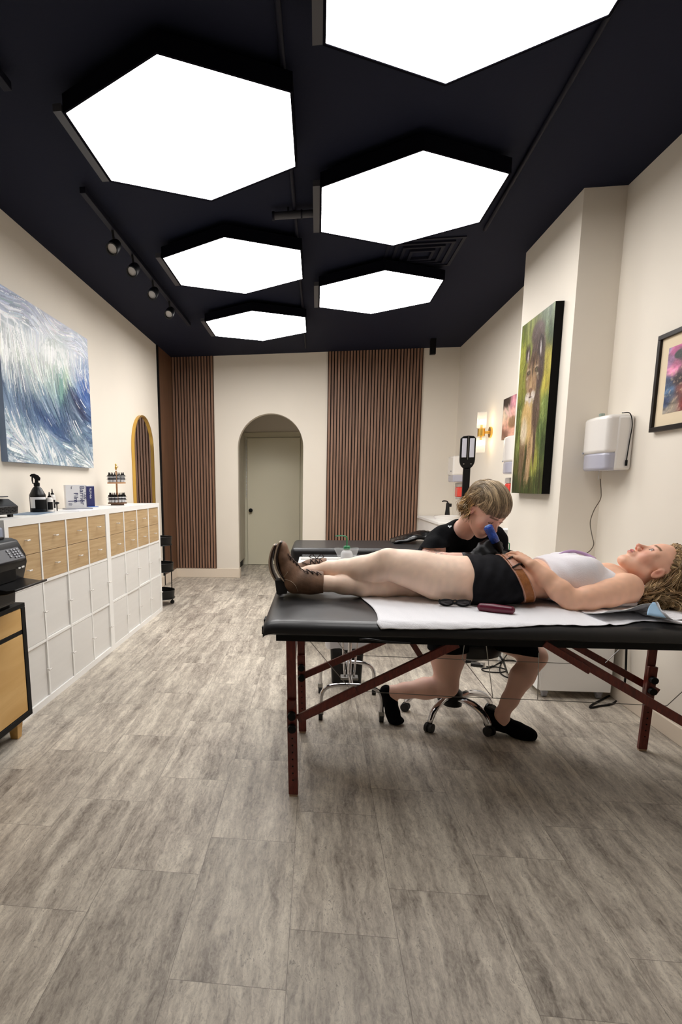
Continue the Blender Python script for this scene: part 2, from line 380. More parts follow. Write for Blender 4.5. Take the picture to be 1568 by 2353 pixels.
def hex_light(cx, cy, pos, label):
    t = empty('hexagon_light', label, 'ceiling light', (cx, cy, HZ), group='hexagonal ceiling lights')
    I = Matrix.Identity(4); I.translation = Vector((0, 0, .004))
    MB().prism(hexa(0, 0, HA), .01, I).build('diffuser', panel_mat(PANEL_POWER[pos]), t, world=False)
    o_, i_ = hexa(0, 0, HA + .012), hexa(0, 0, HA); vs = [(x, y, z) for z in (0, .075) for x, y in o_] + [(x, y, z) for z in (0, .075) for x, y in i_]
    fs = []
    for k in range(6):
        j = (k + 1) % 6; fs += [(k, j, 6 + j, 6 + k), (12 + j, 12 + k, 18 + k, 18 + j), (k, 12 + k, 12 + j, j), (6 + k, 6 + j, 18 + j, 18 + k)]
    fs.append(tuple(range(23, 17, -1)))
    MB().add(vs, fs).build('frame', M['ceilframe'], t, world=False)
    MB().box(-HA * .866 - .05, -HA * .866 - .012, -HA * .5 - .02, HA * .5, .0, .03).build('side_channel', M['darkgrey'], t, world=False)
    for x, y in ((.3, .3), (-.3, .3), (.3, -.3), (-.3, -.3)): MB().cyl((x, y, .075), (x, y, CH - HZ), .002, n=6).build('hanger', M['ceil_metal'], t, world=False)
    return t
hex_light(-.621, 2.965, 'near_left', 'hexagonal light panel, nearest of the left row')
hex_light(-.625, 4.590, 'mid_left', 'hexagonal light panel, middle of the left row')
hex_light(-.625, 6.205, 'far_left', 'hexagonal light panel, farthest of the left row by the slatted wall')
hex_light(.505, 2.150, 'near_right', 'hexagonal light panel cut by the top edge, nearest of the right row')
hex_light(.500, 3.755, 'mid_right', 'hexagonal light panel, middle of the right row')
hex_light(.498, 5.345, 'far_right', 'hexagonal light panel, farthest of the right row')

# ---------------------------------------------------------------- track light
t = empty('track_light', 'black track rail with four spotlights along the left ceiling edge', 'track light', (-1.36, 4.86, 2.95))
MB().box(-1.378, -1.342, 3.46, 6.26, 2.955, 2.99).build('rail', M['ceil_metal'], t, bevel=.003)
for y in (3.9, 5.8): MB().cyl((-1.36, y, 2.99), (-1.36, y, CH), .006).build('rail_mount', M['blackmatte'], t)
M['lens'] = mat('spot_lens', (205, 198, 190), .3, spec=.8)
for y in (3.95, 4.36, 4.88, 5.42):
    h = Vector((-1.36, y, 2.85)); dr = Vector((-.10, -.78, -.62)).normalized()
    MB().lathe(h - dr * .075, [(.02, 0), (.036, .015), (.042, .05), (.042, .105), (.034, .105), (.032, .085)], 20, ax=dr, caps=False).build('spotlight_head', M['blackmetal'], t, smooth=True)
    hd = MB().cyl(h + dr * .005, h + dr * .012, .033, n=20).build('lens', M['lens'], t)
    MB().cyl((-1.36, y, 2.955), h - dr * .03, .008).build('stem', M['blackmetal'], t)
t = empty('track_light', 'end of a second black ceiling track at the upper left edge', 'track light', (-1.33, 2.3, 2.95))
MB().box(-1.348, -1.312, 1.6, 2.60, 2.955, 2.99).build('rail', M['ceil_metal'], t, bevel=.003)
MB().cyl((-1.33, 2.2, 2.99), (-1.33, 2.2, CH), .006).build('rail_mount', M['blackmatte'], t)
# vent, speaker tube, conduit, small box
t = empty('ceiling_vent', 'dark square air vent in the ceiling between the right hexagons', 'vent', (.76, 4.78, 3.0))
v = MB()
for k in range(4):
    a = .27 - k * .06; b = a - .022; z = CH - .008 - k * .004
    v.box(.76 - a, .76 + a, 4.78 - a, 4.78 - b, z, CH).box(.76 - a, .76 + a, 4.78 + b, 4.78 + a, z, CH).box(.76 - a, .76 - b, 4.78 - b, 4.78 + b, z, CH).box(.76 + b, .76 + a, 4.78 - b, 4.78 + b, z, CH)
v.build('louvers', M['ceil_metal'], t)
t = empty('ceiling_tube', 'short dark horizontal tube fixture hung between the two hexagon rows', 'ceiling fixture', (-.16, 3.92, 2.96))
MB().cyl((-.30, 3.92, 2.965), (-.03, 3.92, 2.965), .022, n=20).build('tube', M['darkgrey'], t, smooth=True)
MB().cyl((-.30, 3.92, 2.965), (-.285, 3.92, 2.965), .026, n=20).cyl((-.12, 3.92, 2.965), (-.11, 3.92, 2.965), .026, n=20).build('collar', M['ceil_metal'], t, smooth=True)
MB().cyl((-.2, 3.92, 2.98), (-.2, 3.92, CH), .005).build('hanger', M['ceil_metal'], t)
p = at(995, 805, y=7.45)
tag(MB().box(p.x - .032, p.x + .032, 7.42, 7.48, 2.83, CH).build('ceiling_sensor', M['blackmatte'], bevel=.003), 'small black box hanging from the ceiling before the right slatted panel', 'sensor')
for i, (x0, y0, x1, y1, lb) in enumerate(((-.16, 1.2, -.16, 7.6, 'long dark conduit running down the middle of the ceiling'), (1.02, 1.5, 1.12, 4.4, 'thin dark conduit on the ceiling right of the nearest hexagon'))):
    tag(MB().cyl((x0, y0, CH - .012), (x1, y1, CH - .012), .012, n=10).build('conduit', M['ceil_metal'], smooth=True), lb, 'conduit')

# ================================================================== LEFT SIDE
CX = -1.595
def storage_unit(y0, label):
    t = empty('cube_storage_unit', label, 'storage cabinet', (CX, y0, 0), group='white cube storage units along the left wall')
    y1 = y0 + 1.47; f = MB(); D = .39; th = .039; iw = (1.47 - 2 * th - 3 * .016) / 4; ih = (1.12 - 2 * th - 2 * .016) / 3
    f.box(-D, 0, 0, 1.47, 0, th).box(-D, 0, 0, 1.47, 1.12 - th, 1.12).box(-D, 0, 0, th, th, 1.12 - th).box(-D, 0, 1.47 - th, 1.47, th, 1.12 - th)
    for k in range(1, 4): y = th + k * iw + (k - 1) * .016; f.box(-D + .006, -.0018, y, y + .016, th - .001, 1.12 - th + .001)
    for k in range(1, 3): z = th + k * ih + (k - 1) * .016; f.box(-D, -.0030, th - .001, 1.47 - th + .001, z, z + .016)
    f.box(-D, -D + .005, th, 1.47 - th, th, 1.12 - th)
    f.build('frame', M['white'], t, world=False)
    def knob(y, z, p):
        MB().cyl((-.004, y, z), (.018, y, z), .0035, n=8).cyl((.018, y - .017, z), (.018, y + .017, z), .0045, n=10).build('handle', M['whiteplastic'], p, world=False, smooth=True)
    for c in range(4):
        ya = th + c * (iw + .016) + .0015; yb = ya + iw - .003
        zt = 1.12 - th - .0015; hh = (ih - .003 - .003) / 2
        for r in range(2):
            z1 = zt - r * (hh + .003); z0 = z1 - hh
            d = MB().box(-.30, -.006, ya, yb, z0, z1).build('drawer', M['oak'], t, world=False, bevel=.001, seg=1); knob((ya + yb) / 2, (z0 + z1) / 2, d)
        for r in range(2):
            z0 = th + r * (ih + .016) + .002; z1 = z0 + ih - .004
            d = MB().box(-.02, -.005 - .004 * ((c * 2 + r + int(y0 * 3)) % 3), ya, yb, z0, z1).build('door', M['doorwhite'], t, world=False, bevel=.001, seg=1); knob(yb - .012, (z0 + z1) / 2, d)
    return t
storage_unit(2.76, 'near white cube storage unit with oak drawers beside the printer cabinet')
storage_unit(4.23, 'far white cube storage unit with oak drawers under the ink bottle carousel')
tag(MB().box(-1.9, -1.597, 2.615, 2.752, .712, 1.085).build('storage_bin', M['bluegrey'], bevel=.01), 'blue-grey plastic bin behind the printer at the photo edge', 'bin')

# printer cabinet
t = empty('printer_cabinet', 'black framed cabinet with honey wood doors under the printer', 'cabinet', (-1.7, 2.2, 0))
x0, x1, ya, yb, z0, z1 = -1.96, -1.48, 1.5, 2.70, .105, .705
f = MB(); f.box(x0, x1, ya, yb, z1 - .022, z1).box(x0, x1, ya, yb, z0, z0 + .03).box(x0, x1, yb - .038, yb, z0 + .03, z1 - .022).box(x0, x1, ya, ya + .03, z0 + .03, z1 - .022)
f.box(x0, x0 + .01, ya + .03, yb - .038, z0 + .03, z1 - .022).box(x0 + .01, x1 - .004, ya + .03, yb - .038, .549, .569).build('frame', M['blackmatte'], t, bevel=.002)
d = MB().box(x1 - .35, x1 - .003, 2.1, yb - .040, .571, z1 - .024).build('drawer', M['maple'], t, bevel=.001)
d = MB().box(x1 - .35, x1 - .003, ya + .032, 2.096, .571, z1 - .024).build('drawer', M['maple'], t, bevel=.001)
d = MB().box(x1 - .022, x1 - .003, 2.1, yb - .040, z0 + .033, .547).build('door', M['maple'], t, bevel=.001)
d = MB().box(x1 - .022, x1 - .003, ya + .032, 2.096, z0 + .033, .547).build('door', M['maple'], t, bevel=.001)
for y in (ya + .08, yb - .075):
    for x in (x1 - .06, x0 + .06):
        m = MB(); a = .03; m.add([(x + i * a, y + j * a, .105) for i, j in ((-1, -1), (1, -1), (1, 1), (-1, 1))] + [(x + i * .02, y + j * .02 , 0) for i, j in ((-1, -1), (1, -1), (1, 1), (-1, 1))], [(0, 1, 2, 3), (7, 6, 5, 4), (0, 4, 5, 1), (1, 5, 6, 2), (2, 6, 7, 3), (3, 7, 4, 0)])
        m.build('leg', M['maple'], t, bevel=.003)
# printer
t = empty('printer', 'black office printer standing on the wooden cabinet', 'printer', (-1.65, 2.35, .705))
Mp = frame((0, 2.20, 0), (1, 0, 0), (0, 0, 1))       # prism x->x, y->z, extrudes along -y
prof = [(-1.86, .72), (-1.475, .72), (-1.465, .825), (-1.425, .835), (-1.415, .87), (-1.398, .93), (-1.402, .965), (-1.44, 1.035), (-1.47, 1.045), (-1.86, 1.045), (-1.88, 1.03), (-1.88, .73)]
Mp = Matrix(((1, 0, 0, 0), (0, 0, 1, 2.06), (0, 1, 0, 0), (0, 0, 0, 1)))
MB().prism(prof, .545, Mp).build('body', M['black'], t, bevel=.008, seg=3)
MB().box(-1.86, -1.50, 2.1, 2.59, .705, .722).build('base', M['blackmatte'], t)
MB().box(-1.85, -1.47, 2.12, 2.54, 1.045, 1.055).build('scanner_lid', M['black'], t, bevel=.004)
q = Matrix.Translation((-1.397, 2.462, .955)) @ Matrix.Rotation(.95, 4, 'Y')
MB().box(-.055, .012, -.16, .10, -.012, .012, M=q).build('control_panel', M['darkgrey'], t, bevel=.003)
kb = MB()
for r in range(4):
    for c in range(3): kb.box(-.046 + r * .013, -.038 + r * .013, .016 + c * .024, .032 + c * .024, .012, .016, M=q)
for r in range(3): kb.box(-.046 + r * .015, -.036 + r * .015, -.02, -.008, .012, .016, M=q)
kb.build('keypad', M['grey'], t, bevel=.001)
MB().box(-1.42, -1.404, 2.13, 2.50, .855, .92).build('paper_slot', M['blackmatte'], t)
MB().prism([(-1.46, .845), (-1.46, .86), (-1.33, .842), (-1.29, .848), (-1.29, .838), (-1.33, .825), (-1.40, .815)], .30, Matrix(((1, 0, 0, 0), (0, 0, 1, 2.28), (0, 1, 0, 0), (0, 0, 0, 1)))).build('output_tray', M['black'], t, bevel=.003)
MB().box(-1.476, -1.466, 2.10, 2.58, .735, .81).build('paper_drawer', M['black'], t, bevel=.002)
MB().box(-1.399, -1.3965, 2.515, 2.535, .905, .912).box(-1.399, -1.3965, 2.545, 2.57, .906, .914).build('logo_mark', M['white'], t)

# things on the storage units
TZ = 1.12
t = empty('label_printer', 'black vented desktop device at the left end of the storage top', 'printer', (-1.82, 2.95, TZ))
Mq = Matrix(((1, 0, 0, 0), (0, 0, 1, 2.78), (0, 1, 0, 0), (0, 0, 0, 1)))
MB().prism([(-1.93, 1.137), (-1.71, 1.137), (-1.705, 1.18), (-1.76, 1.222), (-1.93, 1.228)], .34, Mq).build('body', M['black'], t, bevel=.004)
vv = MB()
for r in range(4):
    for c in range(7): vv.box(-1.709, -1.704, 2.83 + c * .04 + (r % 2) * .018, 2.85 + c * .04 + (r % 2) * .018, 1.147 + r * .009, 1.1505 + r * .009)
vv.build('vent', M['blackmatte'], t)
MB().box(-1.90, -1.74, 2.84, 3.08, 1.232, 1.238, M=None).build('paper_guide', M['darkgrey'], t, bevel=.002)
MB().box(-1.90, -1.88, 2.80, 2.83, TZ, 1.138).box(-1.75, -1.73, 3.07, 3.10, TZ, 1.138).box(-1.90, -1.88, 3.07, 3.10, TZ, 1.138).box(-1.75, -1.73, 2.80, 2.83, TZ, 1.138).build('foot', M['rubber'], t)
M['label_w'] = mat('label_white', (226, 226, 228), .6)
def yat(u, x): return at(u, 1165, x=x).y
# papers
M['paperblue'] = mat('paper_blue', (120, 138, 158), .6, var=.25, vscale=18)
q = Matrix.Translation((-1.80, 3.45, TZ)) @ Matrix.Rotation(.2, 4, 'Z')
tag(MB().box(-.09, .09, -.2, .22, .0005, .003, M=q).build('paper_sheet', M['paperblue']), 'blue-grey printed sheet lying flat before the spray bottle', 'paper')
q = Matrix.Translation((-1.69, 3.95, TZ)) @ Matrix.Rotation(-.1, 4, 'Z')
tag(MB().box(-.08, .08, -.16, .16, .0005, .004, M=q).build('paper_sheet', M['paper']), 'white sheet overhanging the storage unit edge near the seam', 'paper')
# spray bottle
y = yat(88, -1.86); b = Vector((-1.86, y, TZ))
t = empty('spray_bottle', 'large black spray bottle with white label on the storage unit', 'bottle', b)
MB().lathe(b, [(.002, 0), (.050, .001), (.053, .006), (.053, .115), (.050, .122), (.030, .160), (.018, .172), (.017, .178), (.002, .179)], 28, caps=False).build('bottle', M['black'], t, smooth=True)
Lb = MB(); pts = []
for i in range(17):
    a = -2.2 + 2.3 * i / 16; pts.append([b + Vector((.0536 * math.cos(a), .0536 * math.sin(a), h)) for h in (.03, .04, .085, .102)])
Lb.grid(pts).build('label', M['label_w'], t, smooth=True)
Lb = MB(); pts = []
for i in range(12):
    a = -1.45 + 1.6 * i / 11; pts.append([b + Vector((.0540 * math.cos(a), .0540 * math.sin(a), h)) for h in (.024, .086)])
Lb.grid(pts).build('label_block', M['blackmatte'], t, smooth=True)
MB().lathe(b, [(.020, .176), (.020, .196), (.012, .198), (.011, .215)], 20).build('collar', M['blackmatte'], t, smooth=True)
hd = MB(); n_ = Vector((0, -.96, .2))
for pr in ([(.012, .215), (.012, .21)],): pass
O = b + Vector((0, 0, .21)); dy = Vector((-.85, -.52, 0)).normalized(); up = Vector((0, 0, 1)); 
Mh = frame(O, dy, up); 
hd.prism([(-.022, 0), (-.026, .018), (-.012, .036), (.012, .046), (.030, .044), (.040, .036), (.040, .028), (.026, .026), (.012, .012), (.010, 0)], .022, Mh @ Matrix.Translation((0, 0, -.011))).build('spray_head', M['black'], t, bevel=.003)
MB().prism([(.020, .028), (.030, .026), (.031, .0), (.026, -.022), (.020, -.020), (.022, 0)], .010, Mh @ Matrix.Translation((0, 0, -.005))).build('trigger', M['blackmatte'], t, bevel=.002)
def squeeze(u, x, h, r, label, capm):
    y = yat(u, x); b = Vector((x, y, TZ)); t = empty('squeeze_bottle', label, 'bottle', b)
    MB().lathe(b, [(.002, 0), (r, .002), (r, h * .62), (r * .8, h * .70), (r * .45, h * .74), (.002, h * .742)], 22, caps=False).build('bottle', M['whiteplastic'], t, smooth=True)
    MB().lathe(b, [(r * .5, h * .73), (r * .5, h * .80), (r * .25, h * .82), (.003, h), (.001, h)], 16).build('cap', capm, t, smooth=True)
    pts = [[b + Vector((r * 1.01 * math.cos(a), r * 1.01 * math.sin(a), hh)) for hh in (h * .12, h * .5)] for a in [-1.7 + 1.5 * i / 10 for i in range(11)]]
    MB().grid(pts).build('label', M['black'], t, smooth=True)
squeeze(115, -1.80, .135, .024, 'white squeeze bottle with black cap just right of the spray bottle', M['black'])
squeeze(122, -1.88, .155, .022, 'second white squeeze bottle with taller black nozzle behind the first', M['black'])
y = yat(131, -1.82); t = empty('tape_roll', 'small black round clip standing right of the squeeze bottles', 'clip', (-1.82, y, TZ))
MB().cyl((-1.82, y, TZ), (-1.82, y, TZ + .045), .004).build('stem', M['black'], t); MB().lathe((-1.82, y, TZ + .045), [(.004, 0), (.018, .008), (.018, .014), (.004, .02)], 16).build('head', M['black'], t, smooth=True)
# barrier film box
def text(name, s, size, M4, mt, parent, ext=.0006):
    c = bpy.data.curves.new(name, 'FONT'); c.body = s; c.size = size; c.extrude = ext; c.align_x = 'LEFT'
    o = bpy.data.objects.new(name, c); COL.objects.link(o); bpy.context.view_layer.update()
    me = bpy.data.meshes.new_from_object(o.evaluated_get(bpy.context.evaluated_depsgraph_get())); bpy.data.objects.remove(o)
    me.transform(M4); return link_mesh(name, me, mt, parent)
xx = -1.86; pL = at(155, 1160, x=xx); pR = at(198, 1160, x=xx + .0)
cpos = Vector((-1.84, at(176, 1160, x=-1.84).y, TZ))
fd = Vector((.62, -.78, 0)).normalized()                # faces the camera side
rt = Vector((-fd.y, fd.x, 0))                           # its right seen from the front
t = empty('film_box', 'white and navy cardboard box with Barrier Film lettering', 'box', cpos)
bw, bh = .155, .172
Mf = Matrix((rt, Vector((0, 0, 1)), fd)).transposed().to_4x4(); Mf.translation = cpos + Vector((0, 0, .010))
MB().box(-bw / 2, bw / 2, 0, bh, -.05, 0, M=Mf).build('carton', M['label_w'], t, bevel=.001)
R90 = Matrix.Rotation(-PI / 2, 4, 'Z')
for s_, sz, px, py in (('Barrier', .050, .032, .165), ('Film', .046, -.016, .115), ('1,200', .026, .062, .120), ('Tape', .012, -.035, .165)):
    text('lettering', s_, sz, Mf @ Matrix.Translation((px, py, .0012)) @ R90, M['navy'], t)
MB().box(-.062, .065, .048, .053, 0, .001, M=Mf).build('rule_line', M['navy'], t)
MB().box(-.06, -.035, .02, .022, 0, .001, M=Mf).box(-.06, -.03, .026, .028, 0, .001, M=Mf).box(-.06, -.035, .032, .034, 0, .001, M=Mf).build('small_print', M['navy'], t)
c2 = Vector((-1.90, at(209, 1160, x=-1.90).y, TZ)); t = empty('navy_box', 'narrow navy box with white print behind the white film box', 'box', c2)
Mg = Mf.copy(); Mg.translation = c2
MB().box(-.03, .035, 0, .178, -.05, 0, M=Mg).build('carton', M['navy'], t, bevel=.001)
MB().box(-.03, .035, .172, .1785, -.05, .0006, M=Mg).build('top_edge', M['label_w'], t)
text('lettering', 'FILM 4x6', .024, Mg @ Matrix.Translation((-.006, .160, .0012)) @ R90, M['label_w'], t)
M['blue'] = mat('blue_film', (70, 120, 200), .4)
tag(MB().box(-.03, .05, 0, .004, .0, .05, M=Mg).build('blue_card', M['blue']), 'small bright blue card lying at the foot of the navy box', 'card')
tag(MB().box(-.11, .09, 0, .009, .005, .12, M=Matrix.Translation((0, 0, -.010)) @ Mf).build('tablet', M['grey'], bevel=.002), 'flat grey tablet lying under the front of the film box', 'tablet')
# ink bottle carousel
cx, cy = -1.81, at(270, 1155, x=-1.81).y; b = Vector((cx, cy, TZ))
t = empty('bottle_carousel', 'two tier wooden carousel stand for ink bottles with gold figure', 'stand', b)
M['bamboo'] = mat('bamboo', (186, 140, 96), .5)
MB().lathe(b, [(.06, 0), (.06, .012), (.085, .014), (.085, .026), (.002, .026)], 28).build('base', M['walnutflat'], t, smooth=True)
MB().lathe(b + Vector((0, 0, .195)), [(.002, 0), (.082, 0), (.082, .012), (.002, .012)], 28, caps=False).build('shelf', M['bamboo'], t, smooth=True)
MB().cyl(b + Vector((0, 0, .02)), b + Vector((0, 0, .31)), .008).build('pole', M['bamboo'], t, smooth=True)
rg = MB()
for h in (.05, .075, .235, .262):
    rg.tube([b + Vector((.088 * math.cos(a), .088 * math.sin(a), h)) for a in [2 * PI * i / 32 for i in range(32)]], .0018, 6, closed=True)
rg.build('guard_rail', M['steel'], t, smooth=True)
fg = MB().ball(b + Vector((0, 0, .335)), (.010, .010, .02)).ball(b + Vector((0, 0, .362)), .009)
fg.tube([b + Vector((0, -.005, .34)), b + Vector((.01, -.028, .352)), b + Vector((.008, -.03, .372))], .004).tube([b + Vector((0, .005, .34)), b + Vector((.01, .028, .345))], .004)
fg.build('gold_figure', M['gold'], t, smooth='all')
bot0 = None; k = 0
M['inklabel'] = mat('ink_label', (214, 214, 216), .5)
def ink(loc, lb):
    t = empty('ink_bottle', lb, 'bottle', loc, group='ink bottles on the carousel')
    MB().lathe((0, 0, 0), [(.002, 0), (.0125, .001), (.0125, .055), (.006, .060)], 14).build('bottle', M['inklabel'], t, world=False, smooth=True)
    MB().lathe((0, 0, 0), [(.0127, .020), (.0127, .040)], 14, caps=False).build('label', M['darkgrey'], t, world=False, smooth=True)
    MB().lathe((0, 0, 0), [(.0128, .050), (.0128, .066), (.005, .068), (.002, .088)], 14).build('cap', M['blackmatte'], t, world=False, smooth=True)
    return t
for tier, (z, nb) in enumerate(((.0265, 14), (.2075, 13))):
    for i in range(nb):
        a = 2 * PI * i / nb; p = b + Vector((.066 * math.cos(a), .066 * math.sin(a), z))
        lb = ('ink bottle with black cap on the lower tier of the carousel', 'ink bottle with black cap on the upper tier of the carousel')[tier]
        if bot0 is None: bot0 = ink(p, lb); continue
        c = copy_tree(bot0); c.location = p; c['label'] = lb; c['group'] = ('ink bottles on the lower tier', 'ink bottles on the upper tier')[tier]
bot0['group'] = 'ink bottles on the lower tier'
# black three tier rolling cart behind the storage unit
c = Vector((-1.70, 6.02, 0)); t = empty('rolling_cart', 'slim black three basket cart past the end of the storage units', 'cart', c)
for z, r in ((.66, .14), (.375, .15), (.075, .155)):
    k = MB().lathe(c + Vector((0, 0, z)), [(.002, .002), (r - .01, .002), (r - .008, 0), (r, .085), (r - .003, .085), (r - .011, .006), (.002, .006)], 32, caps=False)
    for h in (.0, .088): k.tube([c + Vector((r * math.cos(a), r * math.sin(a), z + h)) for a in [2 * PI * i / 32 for i in range(32)]], .004, 6, closed=True)
    k.build('basket', M['blackmetal'], t, smooth=True)
for i in range(3):
    a = .3 + 2 * PI * i / 3; p = c + Vector((.125 * math.cos(a), .125 * math.sin(a), 0))
    MB().cyl(p + Vector((0, 0, .05)), p + Vector((0, 0, .75)), .006).build('post', M['blackmetal'], t, smooth=True)
    MB().cyl(p + Vector((0, -.01, .022)), p + Vector((0, .01, .022)), .022, n=16).cyl(p + Vector((0, 0, .03)), p + Vector((0, 0, .06)), .008).build('caster', M['rubber'], t, smooth=True)

# arched mirror with gold frame
def arched(y0, y1, z0, z1, n=28):
    r = (y1 - y0) / 2; return [(y0, z0)] + [(y, z) for y, z in arc2((y0 + y1) / 2, z1 - r, r, PI, 0, n)] + [(y1, z0)]
t = empty('arched_mirror', 'tall arched mirror with thin gold frame on the left wall', 'mirror', (LX, 6.46, .3))
Mm = Matrix(((0, 0, 1, LX + .002), (1, 0, 0, 0), (0, 1, 0, 0), (0, 0, 0, 1)))
MB().prism(arched(6.10, 6.82, .32, 2.065), .016, Mm).build('mirror_glass', M['mirror'], t)
o_, i_ = arched(6.085, 6.835, .305, 2.08), arched(6.102, 6.818, .322, 2.063); n = len(o_)
vs = [Mm @ Vector((a, b_, z)) for z in (0, .034) for a, b_ in o_] + [Mm @ Vector((a, b_, z)) for z in (0, .034) for a, b_ in i_]
fs = []
for k in range(n):
    j = (k + 1) % n; fs += [(k, j, n + j, n + k), (2 * n + j, 2 * n + k, 3 * n + k, 3 * n + j), (n + k, n + j, 3 * n + j, 3 * n + k), (j, k, 2 * n + k, 2 * n + j)]
MB().add(vs, fs).build('frame', M['gold'], t, smooth=True)

# ================================================================== PAINTINGS (colours live on dense canvas grids)
def vnoise(x, y, seed=0):
    xi = np.floor(x).astype(np.int64); yi = np.floor(y).astype(np.int64); fx = x - xi; fy = y - yi
    fx = fx * fx * (3 - 2 * fx); fy = fy * fy * (3 - 2 * fy)
    def h(a, b):
        n = (a * 374761393 + b * 668265263 + seed * 974634777) & 0xffffffff; n = ((n ^ (n >> 13)) * 1274126177) & 0xffffffff; return ((n ^ (n >> 16)) & 0xffff) / 65535.0
    return (h(xi, yi) * (1 - fx) + h(xi + 1, yi) * fx) * (1 - fy) + (h(xi, yi + 1) * (1 - fx) + h(xi + 1, yi + 1) * fx) * fy
def fbm(x, y, o=4, seed=0):
    s = 0; a = .5
    for k in range(o): s = s + a * vnoise(x * 2 ** k, y * 2 ** k, seed + k); a *= .5
    return s / (1 - .5 ** o)
def rbf(s, t, pts, pw=3.5, asp=1.0):
    num = np.zeros(s.shape + (3,)); den = np.zeros(s.shape)
    for a, b, c in pts:
        w_ = 1 / (((s - a) ** 2 + ((t - b) * asp) ** 2) ** (pw / 2) + 1e-5); num += w_[..., None] * np.array(c, float); den += w_
    return num / den[..., None]
def srgb2lin(c):
    c = np.clip(c, 0, 255) / 255; return np.where(c <= .04045, c / 12.92, ((c + .055) / 1.055) ** 2.4)
def strokes(c, flow, n, ln=14, jit=20, wmax=2, seed=1, white=None):
    """brush strokes dragged over a painted colour grid c[s, t] along flow(s, t) -> angle"""
    R_ = np.random.RandomState(seed); ns, nt_ = c.shape[:2]; src = c.copy()
    for _ in range(n):
        x, y = R_.uniform(0, ns), R_.uniform(0, nt_); col = src[min(int(x), ns - 1), min(int(y), nt_ - 1)] + R_.normal(0, jit) + R_.normal(0, jit * .25, 3)
        if white is not None and R_.rand() < white(x / ns, y / nt_): col = np.array((238., 240., 240.)) + R_.normal(0, 8)
        w_ = R_.randint(1, wmax + 1); L_ = int(ln * R_.uniform(.4, 1.4)); k = R_.uniform(.55, .95)
        for q in range(L_):
            i, j = int(x), int(y)
            if not (0 <= i < ns - w_ and 0 <= j < nt_ - w_): break
            c[i:i + w_, j:j + w_] = c[i:i + w_, j:j + w_] * (1 - k) + col * k; a = flow(x / ns, y / nt_); x += math.cos(a); y += math.sin(a)
    return c
def canvas_mesh(name, fn, P00, Ps, Pt, ns, nt_, parent, m):
    """flat painted sheet: P00 + s*Ps + t*Pt with colour fn(s, t)"""
    s, t = np.meshgrid(np.linspace(0, 1, ns), np.linspace(0, 1, nt_), indexing='ij'); col = srgb2lin(fn(s, t)).reshape(-1, 3)
    P = np.array(P00)[None] + s.reshape(-1, 1) * np.array(Ps)[None] + t.reshape(-1, 1) * np.array(Pt)[None]
    i, j = np.meshgrid(np.arange(ns - 1), np.arange(nt_ - 1), indexing='ij'); a = (i * nt_ + j).ravel()
    F = np.stack([a, a + 1, a + nt_ + 1, a + nt_], 1); me = np_mesh(name, P, F, col); return link_mesh(name, me, m, parent)
def np_mesh(name, P, F, col=None):
    me = bpy.data.meshes.new(name); me.vertices.add(len(P)); me.vertices.foreach_set('co', np.ascontiguousarray(P, np.float32).ravel())
    k = F.shape[1]; me.loops.add(F.size); me.loops.foreach_set('vertex_index', np.ascontiguousarray(F, np.int32).ravel())
    me.polygons.add(len(F)); me.polygons.foreach_set('loop_start', np.arange(0, F.size, k, dtype=np.int32)); me.update(calc_edges=True)
    if col is not None:
        at_ = me.attributes.new('tint', 'FLOAT_COLOR', 'POINT'); at_.data.foreach_set('color', np.ascontiguousarray(np.c_[col, np.ones(len(col))], np.float32).ravel())
    return me
M['oil'] = mat_attr('oil_paint', .38, bump=.15, bscale=120, spec=.35)
def blend(c, m, col): m = np.clip(m, 0, 1)[..., None]; return c * (1 - m) + np.array(col, float) * m
def ell(s, t, a, b, ra, rb, soft=.25, rot=0):
    x, y = s - a, t - b; x, y = x * math.cos(rot) + y * math.sin(rot), -x * math.sin(rot) + y * math.cos(rot)
    return np.clip((1 - np.sqrt((x / ra) ** 2 + (y / rb) ** 2)) / soft, 0, 1)
